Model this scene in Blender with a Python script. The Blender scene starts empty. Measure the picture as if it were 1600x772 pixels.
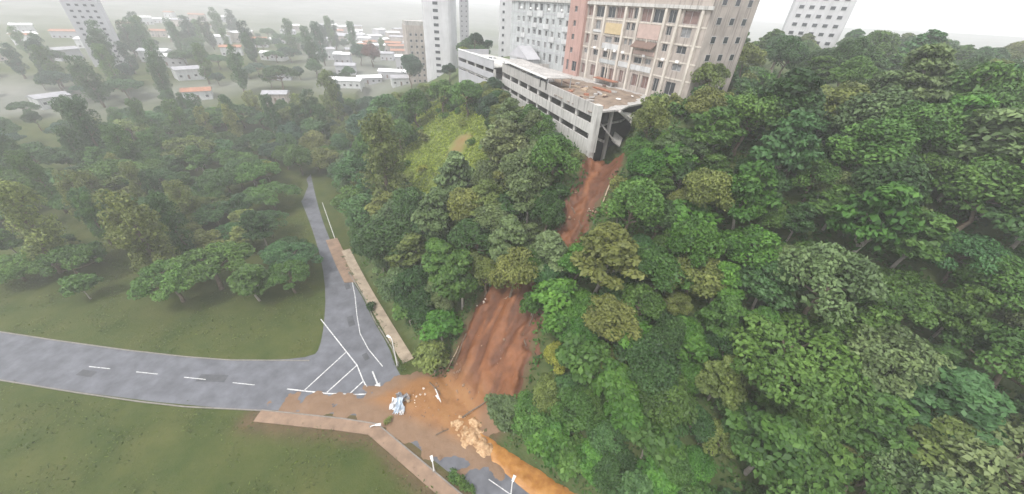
import bpy, bmesh, math, random
import numpy as np
from mathutils import Vector, Matrix

# ------------------------------------------------------------------ camera, sky, sun, exposure
scn = bpy.context.scene
COL = scn.collection
PITCH, ROLL, FPX, CAMH = math.radians(34.2), math.radians(3.4), 560.0, 58.0
fw = Vector((0, math.cos(PITCH), -math.sin(PITCH)))
r0 = Vector((1, 0, 0)); u0 = Vector((0, math.sin(PITCH), math.cos(PITCH)))
rgt = r0 * math.cos(ROLL) + u0 * math.sin(ROLL)
upv = -r0 * math.sin(ROLL) + u0 * math.cos(ROLL)
cd = bpy.data.cameras.new('camera'); cam = bpy.data.objects.new('camera', cd); COL.objects.link(cam)
cam.matrix_world = Matrix(((rgt.x, upv.x, -fw.x, 0), (rgt.y, upv.y, -fw.y, 0), (rgt.z, upv.z, -fw.z, CAMH), (0, 0, 0, 1)))
cd.sensor_width = 36; cd.lens = 36 * FPX / 1600; cd.clip_start = .5; cd.clip_end = 12000
scn.camera = cam
SUN_EL, SUN_AZ = math.radians(58), math.radians(215)       # azimuth clockwise from +Y: behind the viewer, a little left
w = bpy.data.worlds.new('World'); scn.world = w; w.use_nodes = True
nt = w.node_tree; nt.nodes.clear()
sky = nt.nodes.new('ShaderNodeTexSky'); sky.sky_type = 'NISHITA'; sky.sun_disc = False
sky.sun_elevation = SUN_EL; sky.sun_rotation = SUN_AZ; sky.air_density = 1.0; sky.dust_density = 4.0
# overcast: the cloud deck evens out the blue, with soft thicker and thinner cloud
tc = nt.nodes.new('ShaderNodeTexCoord')
cl = nt.nodes.new('ShaderNodeTexNoise'); cl.inputs['Scale'].default_value = 2.2; cl.inputs['Detail'].default_value = 5
nt.links.new(tc.outputs['Generated'], cl.inputs['Vector'])
rp = nt.nodes.new('ShaderNodeMapRange'); rp.inputs[1].default_value = .3; rp.inputs[2].default_value = .7
rp.inputs[3].default_value = 6.8; rp.inputs[4].default_value = 8.6
nt.links.new(cl.outputs['Fac'], rp.inputs[0])
cb = nt.nodes.new('ShaderNodeCombineColor')
mlt = nt.nodes.new('ShaderNodeMath'); mlt.operation = 'MULTIPLY'; mlt.inputs[1].default_value = 1.03
for i in (0, 1): nt.links.new(rp.outputs[0], cb.inputs[i])
nt.links.new(rp.outputs[0], mlt.inputs[0]); nt.links.new(mlt.outputs[0], cb.inputs[2])
mx = nt.nodes.new('ShaderNodeMix'); mx.data_type = 'RGBA'; mx.inputs[0].default_value = .86
nt.links.new(sky.outputs[0], mx.inputs[6]); nt.links.new(cb.outputs[0], mx.inputs[7])
bgn = nt.nodes.new('ShaderNodeBackground'); bgn.inputs['Strength'].default_value = .12
out = nt.nodes.new('ShaderNodeOutputWorld')
nt.links.new(mx.outputs[2], bgn.inputs['Color']); nt.links.new(bgn.outputs[0], out.inputs['Surface'])
sl = bpy.data.lights.new('sun', 'SUN'); sl.energy = 1.5; sl.angle = math.radians(10); sl.color = (1, .96, .9)
so = bpy.data.objects.new('sun', sl); COL.objects.link(so)
sdir = Vector((math.sin(SUN_AZ) * math.cos(SUN_EL), math.cos(SUN_AZ) * math.cos(SUN_EL), math.sin(SUN_EL)))
so.rotation_euler = sdir.to_track_quat('Z', 'Y').to_euler(); so.location = (0, 0, 300)
scn.view_settings.view_transform = 'Standard'; scn.view_settings.look = 'None'
scn.view_settings.exposure = 1.0; scn.view_settings.gamma = 1.0; scn.view_settings.use_curve_mapping = False
scn.cycles.use_denoising = True; scn.cycles.max_bounces = 5; scn.cycles.diffuse_bounces = 3
scn.cycles.glossy_bounces = 2; scn.cycles.transmission_bounces = 3; scn.cycles.volume_bounces = 1
scn.cycles.transparent_max_bounces = 6

def project(p):
    q = Vector(p) - Vector((0, 0, CAMH)); wq = q.dot(fw)
    if wq < 1: return (-9999, -9999)
    return (800 + FPX * q.dot(rgt) / wq, 386 - FPX * q.dot(upv) / wq)

# ------------------------------------------------------------------ helpers
rnd = random.Random(7)
NP = np.random.default_rng(7)
def sstep(a, b, v):
    t = np.clip((v - a) / (b - a), 0, 1); return t * t * (3 - 2 * t)
def _hash(ix, iy, seed):
    n = (ix.astype(np.int64) * 374761393 + iy.astype(np.int64) * 668265263 + seed * 974711) & 0x7fffffff
    n = (n ^ (n >> 13)) * 1274126177 & 0x7fffffff
    return ((n ^ (n >> 16)) & 0xffff) / 65535.0
def vnoise(x, y, seed=0):
    ix = np.floor(x); iy = np.floor(y); fx = x - ix; fy = y - iy
    fx = fx * fx * (3 - 2 * fx); fy = fy * fy * (3 - 2 * fy)
    a = _hash(ix, iy, seed); b = _hash(ix + 1, iy, seed); c = _hash(ix, iy + 1, seed); d = _hash(ix + 1, iy + 1, seed)
    return (a * (1 - fx) + b * fx) * (1 - fy) + (c * (1 - fx) + d * fx) * fy
def fbm(x, y, o=4, seed=0):
    s = 0; a = .5
    for k in range(o):
        s = s + a * vnoise(x * 2 ** k + 17.3 * k, y * 2 ** k - 9.1 * k, seed + k); a *= .5
    return s
def link(o, parent=None):
    COL.objects.link(o)
    if parent is not None: o.parent = parent
    return o
def tag(o, label=None, cat=None, group=None, kind=None):
    if label: o['label'] = label
    if cat: o['category'] = cat
    if group: o['group'] = group
    if kind: o['kind'] = kind
    return o
def empty(name, loc=(0, 0, 0), rz=0.0):
    o = bpy.data.objects.new(name, None); o.empty_display_size = .5
    o.location = loc; o.rotation_euler = (0, 0, rz); return link(o)
class MB:
    def __init__(s): s.v = []; s.f = []
    def face(s, pts):
        n = len(s.v); s.v += [tuple(p) for p in pts]; s.f.append(tuple(range(n, n + len(pts)))); return s
    def box(s, x0, x1, y0, y1, z0, z1, T=None):
        n = len(s.v)
        P = [(x0, y0, z0), (x1, y0, z0), (x1, y1, z0), (x0, y1, z0), (x0, y0, z1), (x1, y0, z1), (x1, y1, z1), (x0, y1, z1)]
        if T is not None: P = [tuple(T @ Vector(p)) for p in P]
        s.v += P
        s.f += [tuple(n + i for i in q) for q in ((0, 3, 2, 1), (4, 5, 6, 7), (0, 1, 5, 4), (1, 2, 6, 5), (2, 3, 7, 6), (3, 0, 4, 7))]
        return s
    def prism(s, pts, z0, z1):
        n = len(s.v); k = len(pts)
        a = sum(pts[i][0] * pts[(i + 1) % k][1] - pts[(i + 1) % k][0] * pts[i][1] for i in range(k))
        if a < 0: pts = pts[::-1]
        s.v += [(p[0], p[1], z0) for p in pts] + [(p[0], p[1], z1) for p in pts]
        s.f.append(tuple(n + i for i in range(k - 1, -1, -1))); s.f.append(tuple(n + k + i for i in range(k)))
        for i in range(k): s.f.append((n + i, n + (i + 1) % k, n + k + (i + 1) % k, n + k + i))
        return s
    def tube(s, pts, rads, seg=8, cap=True):
        pts = [Vector(p) for p in pts]; n0 = len(s.v)
        for i, p in enumerate(pts):
            t = (pts[min(i + 1, len(pts) - 1)] - pts[max(i - 1, 0)]).normalized()
            a = t.orthogonal().normalized() if i == 0 else (a - t * a.dot(t)).normalized()
            b = t.cross(a)
            for k in range(seg):
                g = 2 * math.pi * k / seg
                s.v.append(tuple(p + (a * math.cos(g) + b * math.sin(g)) * rads[i]))
        for i in range(len(pts) - 1):
            for k in range(seg):
                s.f.append((n0 + i * seg + k, n0 + i * seg + (k + 1) % seg, n0 + (i + 1) * seg + (k + 1) % seg, n0 + (i + 1) * seg + k))
        if cap:
            s.f.append(tuple(n0 + k for k in range(seg - 1, -1, -1))); m = n0 + (len(pts) - 1) * seg
            s.f.append(tuple(m + k for k in range(seg)))
        return s
    def mesh(s, name, mat, smooth=False):
        me = bpy.data.meshes.new(name); me.from_pydata(s.v, [], s.f)
        if mat is not None: me.materials.append(mat)
        if smooth: me.polygons.foreach_set('use_smooth', [True] * len(me.polygons))
        me.update(); return me
    def build(s, name, mat, parent=None, smooth=False):
        return link(bpy.data.objects.new(name, s.mesh(name, mat, smooth)), parent)
def copy_tree(o, parent=None):
    c = o.copy(); COL.objects.link(c); c.parent = parent
    for ch in list(o.children): copy_tree(ch, c)
    return c

def mat(name, col, rough=.75, var=.18, scale=1.2, bump=.0, bscale=8., spec=.3, col2=None, metal=0., stain=None):
    m = bpy.data.materials.new(name); m.use_nodes = True; t = m.node_tree; p = t.nodes['Principled BSDF']
    co = t.nodes.new('ShaderNodeTexCoord'); n = t.nodes.new('ShaderNodeTexNoise')
    n.inputs['Scale'].default_value = scale; n.inputs['Detail'].default_value = 6; n.inputs['Roughness'].default_value = .62
    t.links.new(co.outputs['Object'], n.inputs['Vector'])
    r = t.nodes.new('ShaderNodeValToRGB'); r.color_ramp.elements[0].position = .32; r.color_ramp.elements[1].position = .7
    c2 = col2 or tuple(min(1, c * (1 + var)) for c in col)
    c1 = tuple(c * (1 - var) for c in col) if not col2 else col
    r.color_ramp.elements[0].color = (*c1, 1); r.color_ramp.elements[1].color = (*c2, 1)
    t.links.new(n.outputs['Fac'], r.inputs['Fac']); last = r.outputs['Color']
    if stain:                                            # rain streaks: noise stretched along z
        mp = t.nodes.new('ShaderNodeMapping'); mp.inputs['Scale'].default_value = (1.3, 1.3, .09)
        n3 = t.nodes.new('ShaderNodeTexNoise'); n3.inputs['Scale'].default_value = 1.6; n3.inputs['Detail'].default_value = 5
        t.links.new(co.outputs['Object'], mp.inputs['Vector']); t.links.new(mp.outputs[0], n3.inputs['Vector'])
        mr = t.nodes.new('ShaderNodeMapRange'); mr.inputs[1].default_value = .5; mr.inputs[2].default_value = .72
        mr.inputs[3].default_value = 0; mr.inputs[4].default_value = stain[1]
        t.links.new(n3.outputs['Fac'], mr.inputs[0])
        mm = t.nodes.new('ShaderNodeMix'); mm.data_type = 'RGBA'; mm.inputs[7].default_value = (*stain[0], 1)
        t.links.new(mr.outputs[0], mm.inputs[0]); t.links.new(last, mm.inputs[6]); last = mm.outputs[2]
    t.links.new(last, p.inputs['Base Color'])
    p.inputs['Roughness'].default_value = rough; p.inputs['Specular IOR Level'].default_value = spec; p.inputs['Metallic'].default_value = metal
    if bump:
        n2 = t.nodes.new('ShaderNodeTexNoise'); n2.inputs['Scale'].default_value = bscale; n2.inputs['Detail'].default_value = 6
        t.links.new(co.outputs['Object'], n2.inputs['Vector'])
        b = t.nodes.new('ShaderNodeBump'); b.inputs['Strength'].default_value = 1; b.inputs['Distance'].default_value = bump
        t.links.new(n2.outputs['Fac'], b.inputs['Height']); t.links.new(b.outputs['Normal'], p.inputs['Normal'])
    return m
M = {}
M['asphalt'] = mat('asphalt', (.125, .13, .145), .85, .28, .35, .01, 14)
M['paint'] = mat('road_paint', (.30, .30, .31), .75, .15, 2.2, col2=(.74, .74, .72))
M['paving'] = mat('path_paving', (.33, .27, .20), .85, .25, .6, .01, 6)
M['paving2'] = mat('dusty_paving', (.24, .165, .115), .85, .25, .5, .01, 6)
M['kerb'] = mat('kerb_concrete', (.21, .195, .175), .85, .2, 1.5)
M['concrete'] = mat('weathered_concrete', (.41, .395, .375), .85, .18, .35, .01, 5, stain=((.12, .115, .11), .8))
M['concrete_l'] = mat('pale_concrete', (.50, .49, .465), .85, .16, .4, .01, 5, stain=((.16, .155, .145), .75))
M['whitepaint'] = mat('white_painted_metal', (.80, .80, .79), .5, .06, 2)
M['wht'] = mat('white_render', (.52, .52, .535), .85, .1, .2, stain=((.32, .32, .335), .5))
M['wht2'] = mat('grey_render', (.42, .42, .44), .85, .1, .2, stain=((.3, .3, .32), .3))
M['beige'] = mat('beige_render', (.39, .345, .31), .85, .2, .3, stain=((.13, .115, .105), .85))
M['bluegrey'] = mat('bluegrey_render', (.42, .44, .44), .85, .16, .35, stain=((.16, .17, .17), .75))
M['towergrey'] = mat('dull_grey_render', (.27, .27, .285), .85, .1, .3, stain=((.17, .17, .18), .5))
M['pink'] = mat('pink_render', (.42, .27, .235), .85, .12, .3, stain=((.2, .13, .115), .6))
M['pilaster'] = mat('cream_pilaster', (.58, .54, .48), .85, .12, .6, stain=((.24, .21, .18), .7))
M['palewall'] = mat('pale_panel', (.52, .53, .53), .8, .12, .6, stain=((.25, .25, .25), .6))
M['yellow'] = mat('ochre_panel', (.50, .40, .24), .8, .12, .8)
M['rose'] = mat('rose_panel', (.46, .35, .31), .8, .12, .8)
M['awning'] = mat('brown_awning', (.16, .11, .09), .8, .2, 1.2)
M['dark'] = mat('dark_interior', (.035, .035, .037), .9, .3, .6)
M['glass'] = mat('window_glass', (.045, .052, .06), .12, .3, .3, spec=.5)
M['glass2'] = mat('curtained_glass', (.20, .205, .21), .25, .35, .7, spec=.5)
M['glass3'] = mat('brown_curtained_glass', (.12, .07, .06), .3, .4, .8, spec=.5, col2=(.24, .16, .145))
M['patch'] = mat('asphalt_patch', (.085, .088, .095), .85, .2, .8, .01, 14)
M['frame'] = mat('window_frame', (.42, .41, .40), .6, .1, 2)
M['bark'] = mat('bark', (.16, .125, .095), .9, .35, 2.5, .03, 6)
M['palebark'] = mat('pale_bark', (.33, .30, .26), .9, .3, 2.5, .02, 6)
M['wood'] = mat('broken_wood', (.42, .33, .24), .85, .3, 3)
M['rock'] = mat('pale_rubble', (.60, .52, .44), .85, .25, 1.6, .03, 5)
M['rust'] = mat('rusty_sheet', (.30, .13, .08), .8, .3, 1.2)
M['rooftile'] = mat('clay_roof', (.34, .17, .11), .85, .25, .8)
M['roofwhite'] = mat('white_metal_roof', (.78, .78, .79), .5, .06, .4)
M['roofgrey'] = mat('fibre_cement_roof', (.34, .34, .36), .8, .2, .5)
M['soil'] = mat('brown_soil', (.26, .17, .115), .95, .3, .8, .06, 3)
M['steel'] = mat('galvanised_steel', (.52, .53, .54), .45, .08, 2, metal=.6)
M['carpaint'] = mat('blue_grey_car_paint', (.22, .25, .31), .3, .06, 1, spec=.5)
M['carwhite'] = mat('white_car_paint', (.72, .72, .72), .3, .05, 1, spec=.5)
M['tyre'] = mat('tyre_rubber', (.02, .02, .02), .9, .2, 3)
M['sheetblue'] = mat('pale_blue_sheet', (.46, .54, .62), .5, .2, 2.2, .02, 4, stain=((.33, .2, .11), .6))
M['sheetwhite'] = mat('dented_white_sheet', (.66, .67, .68), .5, .15, 2.2, .02, 4, stain=((.33, .2, .11), .55))
M['sheetgrey'] = mat('grey_sheet', (.27, .28, .30), .6, .2, 2.2, .02, 4, stain=((.33, .2, .11), .6))
M['foam'] = mat('muddy_foam', (.27, .145, .062), .7, .3, 1.5, .12, 5.0, col2=(.60, .42, .25))
M['dirtywater'] = mat('orange_floodwater', (.30, .125, .03), .22, .2, .8, .06, 1.6, spec=.5, col2=(.47, .235, .068))

def leafmat(name, trans=.22):
    m = bpy.data.materials.new(name); m.use_nodes = True; t = m.node_tree; p = t.nodes['Principled BSDF']
    oi = t.nodes.new('ShaderNodeObjectInfo'); at = t.nodes.new('ShaderNodeAttribute'); at.attribute_name = 'tint'
    mr = t.nodes.new('ShaderNodeMapRange'); mr.inputs[3].default_value = .48; mr.inputs[4].default_value = 1.6
    t.links.new(at.outputs['Fac'], mr.inputs[0])
    hs = t.nodes.new('ShaderNodeHueSaturation')
    h = t.nodes.new('ShaderNodeMapRange'); h.inputs[3].default_value = .512; h.inputs[4].default_value = .486
    t.links.new(at.outputs['Fac'], h.inputs[0]); t.links.new(h.outputs[0], hs.inputs['Hue'])
    t.links.new(mr.outputs[0], hs.inputs['Value']); t.links.new(oi.outputs['Color'], hs.inputs['Color'])
    t.links.new(hs.outputs[0], p.inputs['Base Color']); p.inputs['Roughness'].default_value = .55; p.inputs['Specular IOR Level'].default_value = .3
    tr = t.nodes.new('ShaderNodeBsdfTranslucent'); t.links.new(hs.outputs[0], tr.inputs['Color'])
    mxs = t.nodes.new('ShaderNodeMixShader'); mxs.inputs[0].default_value = trans
    o = t.nodes['Material Output']; t.links.new(p.outputs[0], mxs.inputs[1]); t.links.new(tr.outputs[0], mxs.inputs[2]); t.links.new(mxs.outputs[0], o.inputs['Surface'])
    return m
M['leaf'] = leafmat('foliage')
M['grassblade'] = leafmat('grass_blades', .15)

# ------------------------------------------------------------------ the hillside
TOE = np.array([(150, -62), (95, -27), (60, -6), (10.6, 23.2), (-2.2, 30.3), (-10, 38.2), (-18.5, 47.5), (-40, 74.5), (-58, 104), (-72, 150), (-92, 215), (-110, 300)], float)
def sd_poly(x, y, P):
    best = np.full(np.shape(x), 1e9); sgn = np.ones(np.shape(x)); ty = np.zeros(np.shape(x))
    for a, b in zip(P[:-1], P[1:]):
        d = b - a; t = np.clip(((x - a[0]) * d[0] + (y - a[1]) * d[1]) / (d @ d), 0, 1)
        ex = x - (a[0] + t * d[0]); ey = y - (a[1] + t * d[1]); q = np.hypot(ex, ey); m = q < best
        best = np.where(m, q, best); sgn = np.where(m, np.where(d[0] * ey - d[1] * ex < 0, 1, -1), sgn); ty = np.where(m, a[1] + t * d[1], ty)
    return best * sgn, ty
def base_z(x, y):
    s, ty = sd_poly(x, y, TOE)
    k = np.interp(ty, [-60, 20, 45, 75, 105, 150, 215, 300], [.8, .92, .95, .78, .72, .72, .6, .4])
    z = k * np.maximum(s - .6, 0); cap = np.interp(ty, [-60, 20, 60, 105, 150, 215, 300], [46, 44, 44, 42, 40, 30, 18])
    z = np.maximum(cap - np.log1p(np.exp(np.clip((cap - z) / 6, -40, 40))) * 6, 0)
    z = np.where(s > 0, z, 0)
    far = sstep(185, 270, y); z = z * (1 - far) + far * 14
    z = np.where(s <= 0, np.maximum(z, sstep(130, 230, y) * 12), z)
    d = np.hypot(x, y)
    z = z + sstep(350, 1500, d) * 30 * (0.6 + .8 * vnoise(x / 260., y / 260., 5))
    return z, s
SCAR = np.array([(17.6, 71, 2.6), (16.2, 66, 3.2), (13.8, 61.3, 2.7), (11.2, 56, 2.0), (7.4, 53, 2.6), (2.6, 51.2, 3.2), (-.6, 47.4, 6.2), (-1.9, 44.1, 7.0), (-3.0, 40.1, 7.3), (-4.6, 37, 7.6), (-6.5, 34.5, 7.0)], float)
FAN = np.array([(-17.5, 41.5), (-20.6, 39.4), (-23.4, 37.4), (-27, 35.9), (-33, 35.4), (-39, 34.2), (-36, 32.6), (-28, 32.6), (-24, 32.3), (-20, 31.9), (-14.5, 29.3), (-9.2, 26.8), (-4, 25.2), (.6, 24.6), (1.2, 26.4), (-1, 28.6), (-2.5, 31.5), (-1, 34.5), (1, 38), (-6, 42), (-12, 43.2)], float)
def scar_m(x, y):
    best = np.full(np.shape(x), -1e9)
    for a, b in zip(SCAR[:-1], SCAR[1:]):
        d = b[:2] - a[:2]; t = np.clip(((x - a[0]) * d[0] + (y - a[1]) * d[1]) / (d @ d), 0, 1)
        q = a[2] + (b[2] - a[2]) * t - np.hypot(x - a[0] - t * d[0], y - a[1] - t * d[1]); best = np.maximum(best, q)
    return best
def poly_in(x, y, P):
    best = np.full(np.shape(x), 1e9); ins = np.zeros(np.shape(x), bool); n = len(P)
    for i in range(n):
        a = P[i]; b = P[(i + 1) % n]; d = b - a
        t = np.clip(((x - a[0]) * d[0] + (y - a[1]) * d[1]) / (d @ d), 0, 1)
        best = np.minimum(best, np.hypot(x - a[0] - t * d[0], y - a[1] - t * d[1]))
        c = ((a[1] > y) != (b[1] > y)) & (x < (b[0] - a[0]) * (y - a[1]) / (b[1] - a[1] + 1e-12) + a[0]); ins ^= c
    return np.where(ins, best, -best)
GCORN = np.array([14.1, 68.5])
GARF = np.array([(-23.5, 144), (-6.9, 117), (13.6, 69.8), (27, 83.5), (29, 92), (-3, 143)], float)
APTF = np.array([(-5, 145), (34, 82), (46, 89), (8, 152)], float)
def terrain(x, y):
    x = np.asarray(x, float); y = np.asarray(y, float)
    z, s = base_z(x, y); near = np.hypot(x, y) < 320
    z = z + np.where(s > 0, sstep(1.5, 8, s) * (1 - sstep(185, 260, y)) * ((fbm(x / 9., y / 9., 3, 11) - .45) * 3.0 + (fbm(x / 2.6, y / 2.6, 2, 31) - .38) * .7), 0)
    sm = scar_m(x, y); z = z + np.where(s < -9, sstep(9, 40, -s) * (fbm(x / 22., y / 22., 3, 19) - .47) * 5 * sstep(0, 30, np.hypot(x + 60, np.maximum(np.abs(y - 38) - 12, 0) * 3 - 0) - 0) * sstep(56, 75, y), 0)
    c = sstep(-1.2, 2.2, sm) * sstep(1.0, 6, s)
    z = z - c * (.9 + 2.6 * sstep(58, 68, y))
    gi = poly_in(x, y, GARF); z = np.where(gi > -1.5, np.minimum(z, 33.2 + np.clip(-gi, 0, 1.5) * 1.6), z)      # levelled for the car park floors
    ai = poly_in(x, y, APTF); z = np.where((ai > -3) & (gi <= 0), np.minimum(z, 41.9), z)
    z = np.minimum(z, 30.5 + 2.1 * np.maximum(0, np.hypot(x - 18, y - 73) - 4.2))                      # the hole torn out under the deck
    return z
def tz(x, y): return float(terrain(np.array([x]), np.array([y]))[0])

def axis(lo, hi, step, far):
    a = list(np.arange(lo, hi + step / 2, step)); d = step; v = hi; up = []
    while v < far: d *= 1.22; v += d; up.append(v)
    d = step; v = lo; dn = []
    while v > -far: d *= 1.22; v -= d; dn.append(v)
    return np.array(dn[::-1] + a + up)
ax = axis(-95, 92, 1.0, 5000); ay = axis(-12, 185, 1.0, 5000)
X, Y = np.meshgrid(ax, ay); Z = terrain(X, Y)
SX, _ = sd_poly(X, Y, TOE); SM = scar_m(X, Y)
GRASSP = np.array([(-48, 126), (-38, 147), (-27, 150), (-13, 118), (-7.5, 100), (-7, 84), (-13, 77), (-26, 77), (-38, 88), (-47, 106)], float)
def grid_mesh(name, X, Y, Z, material, keep=None, attrs=None, smooth=True):
    ny, nx = X.shape; v = np.stack([X, Y, Z], -1).reshape(-1, 3)
    i = np.arange(ny * nx).reshape(ny, nx)
    f = np.stack([i[:-1, :-1], i[:-1, 1:], i[1:, 1:], i[1:, :-1]], -1).reshape(-1, 4)
    A = {k: a.reshape(-1) for k, a in (attrs or {}).items()}
    if keep is not None:
        kf = keep.reshape(-1)[f].any(1); f = f[kf]; u = np.unique(f); mp = np.zeros(len(v), int); mp[u] = np.arange(len(u)); f = mp[f]; v = v[u]
        A = {k: a[u] for k, a in A.items()}
    me = bpy.data.meshes.new(name); me.vertices.add(len(v)); me.vertices.foreach_set('co', v.reshape(-1).astype('f'))
    me.loops.add(f.size); me.loops.foreach_set('vertex_index', f.reshape(-1).astype('i'))
    me.polygons.add(len(f)); me.polygons.foreach_set('loop_start', np.arange(0, f.size, 4, dtype='i'))
    me.polygons.foreach_set('use_smooth', np.full(len(f), smooth))
    me.update(calc_edges=True); me.validate()
    for k, a in A.items():
        at = me.attributes.new(k, 'FLOAT', 'POINT'); at.data.foreach_set('value', a.astype('f'))
    me.materials.append(material); return link(bpy.data.objects.new(name, me))
def attr_mix(m, base, layers, rough=.9, bump=.08, bscale=1.5, fine=None, spec=.25):
    """base: two colours broken up by noise; layers: (attribute, colour, colour2) laid over it where that cover"""
    m = bpy.data.materials.new(m); m.use_nodes = True; t = m.node_tree; p = t.nodes['Principled BSDF']
    co = t.nodes.new('ShaderNodeTexCoord')
    def two(c1, c2, sc):
        n = t.nodes.new('ShaderNodeTexNoise'); n.inputs['Scale'].default_value = sc; n.inputs['Detail'].default_value = 7; n.inputs['Roughness'].default_value = .65
        t.links.new(co.outputs['Object'], n.inputs['Vector'])
        r = t.nodes.new('ShaderNodeValToRGB'); r.color_ramp.elements[0].position = .35; r.color_ramp.elements[1].position = .68
        r.color_ramp.elements[0].color = (*c1, 1); r.color_ramp.elements[1].color = (*c2, 1); t.links.new(n.outputs['Fac'], r.inputs[0]); return r.outputs[0]
    last = two(*base)
    for a, c1, c2, sc in layers:
        n = t.nodes.new('ShaderNodeAttribute'); n.attribute_name = a
        mm = t.nodes.new('ShaderNodeMix'); mm.data_type = 'RGBA'
        t.links.new(n.outputs['Fac'], mm.inputs[0]); t.links.new(last, mm.inputs[6]); t.links.new(two(c1, c2, sc), mm.inputs[7]); last = mm.outputs[2]
    t.links.new(last, p.inputs['Base Color']); p.inputs['Roughness'].default_value = rough; p.inputs['Specular IOR Level'].default_value = spec
    n2 = t.nodes.new('ShaderNodeTexNoise'); n2.inputs['Scale'].default_value = bscale; n2.inputs['Detail'].default_value = 8; n2.inputs['Roughness'].default_value = .7
    t.links.new(co.outputs['Object'], n2.inputs['Vector']); b = t.nodes.new('ShaderNodeBump'); b.inputs['Distance'].default_value = bump
    t.links.new(n2.outputs['Fac'], b.inputs['Height']); t.links.new(b.outputs[0], p.inputs['Normal'])
    return m
M['terrain'] = attr_mix('hillside_ground', ((.05, .08, .025), (.10, .12, .045), .5),
    [('lawn', (.04, .062, .012), (.078, .088, .024), .16), ('urban_haze', (.12, .13, .11), (.24, .235, .22), .03), ('dry', (.11, .155, .033), (.165, .195, .048), .35), ('bare', (.22, .125, .06), (.20, .16, .06), .5), ('dirt', (.085, .058, .034), (.13, .085, .048), .5)], .95, .12, 2.2)
urban_haze = sstep(190, 330, np.hypot(X, Y)) * sstep(.42, .6, fbm(X / 60, Y / 60, 3, 77)) * .9; urban_haze = np.maximum(urban_haze, sstep(225, 250, np.hypot(X, Y)) * sstep(-.17, -.22, X / np.maximum(Y, 1)) * sstep(-.62, -.5, X / np.maximum(Y, 1)) * .75 * (Y > 0)); urban_haze = np.maximum(urban_haze, sstep(420, 900, np.hypot(X, Y)) * .8); lawn = np.where(SX <= 0, 1., 0.) ; lawn = np.maximum(lawn, sstep(190, 260, Y) * .55)  # town ground paled with distance, part of the haze painted into its colour
dry = sstep(-3, 4, poly_in(X, Y, GRASSP) + (fbm(X / 6, Y / 6, 3, 3) - .45) * 10)
bare = .85 * sstep(4.2, 1.2, np.hypot((X + 16.5) / 1.0, (Y - 98) / 1.6) + (fbm(X / 3, Y / 3, 3, 8) - .45) * 4)
dirt = np.maximum(sstep(-1.5, .5, SM) * (SX > 0), .85 * sstep(-2.6, -.2, poly_in(X, Y, np.array([(-41, 30.2), (-26, 29.6), (-20.9, 29.2), (-6, 20.2), (5, 13.4), (54, -15.2), (54, -13), (6, 15), (-5, 21.8), (-20, 31.2), (-26, 31.6), (-40, 32.2)], float)) + (fbm(X / 3, Y / 3, 3, 23) - .45) * 2))
ter = grid_mesh('hillside_terrain', X, Y, Z, M['terrain'], attrs={'lawn': lawn, 'urban_haze': urban_haze, 'dry': dry, 'bare': bare, 'dirt': dirt})
tag(ter, 'steep green hillside falling from the buildings to the road', kind='structure')

# ------------------------------------------------------------------ road, paths, kerbs
def sheet(name, pts, z, m, label):
    o = MB().prism(pts, z - .05, z).build(name, m); return tag(o, label, kind='structure')
ROAD = [(-92, 150), (-69, 110), (-53, 85), (-41, 69.5), (-33.2, 60.2), (-29.2, 54.3), (-23, 46.8), (-20.6, 42.4), (-17, 38.6), (-9, 31.6), (-2.6, 27.9), (10.2, 20.8), (58, -7.6), (93, -29),
        (90.5, -33.4), (55.5, -12), (7.2, 16.2), (-4, 22.9), (-19.5, 32.2), (-25, 33), (-60, 32.5), (-130, 40), (-210, 62), (-208, 71), (-130, 48.5), (-60, 41.5), (-37, 43), (-36.5, 47), (-44.5, 66), (-60, 90), (-77, 113), (-101, 153)]
def chaikin(P, closed, it=2):
    for _ in range(it):
        Q = []
        n = len(P)
        for i in range(n if closed else n - 1):
            a, b = P[i], P[(i + 1) % n]; Q += [(a[0] * .75 + b[0] * .25, a[1] * .75 + b[1] * .25), (a[0] * .25 + b[0] * .75, a[1] * .25 + b[1] * .75)]
        P = Q if closed else [P[0]] + Q + [P[-1]]
    return P
ROAD = chaikin(ROAD, True)
sheet('asphalt_road', ROAD, .03, M['asphalt'], 'grey asphalt road curving round the foot of the hill')
# roadside path under the hill
def ribbon(P, a, b):
    """strip between two sideways offsets of a polyline (offset to the left of its direction)"""
    L = []; R_ = []
    for i, p in enumerate(P):
        d = Vector(P[min(i + 1, len(P) - 1)]) - Vector(P[max(i - 1, 0)]); d.normalize(); n = Vector((-d.y, d.x))
        L.append(tuple(Vector(p) + n * a)); R_.append(tuple(Vector(p) + n * b))
    return L + R_[::-1]
PATH = [(-17.4, 45.2), (-18.9, 47.0), (-24, 53.4), (-30, 61), (-34.6, 67), (-39.6, 73.8), (-44, 80)]
pth = MB().prism(ribbon(PATH, .5, 2.7), -.05, .14).build('roadside_path', M['paving']); tag(pth, 'beige paved path along the foot of the hill', kind='structure')
apr = MB().prism([(-36.9, 66.2), (-41.4, 72.6), (-50, 84.5), (-52.6, 83), (-44.6, 71.6), (-40.0, 65.6)], -.05, .132).build('path_apron', M['paving2']); tag(apr, 'pinkish paved apron where the hill path widens', kind='structure')
SIDE = [(-40, 32.05), (-26, 31.4), (-20.5, 30.9), (-5.4, 21.6), (5.8, 14.9), (54, -13.6)]
sw = MB().prism(ribbon(SIDE, -1.35, .55), -.05, .14).build('lawn_sidewalk', M['paving2']); tag(sw, 'dusty brown sidewalk between the lawn and the road', kind='structure')
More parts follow.
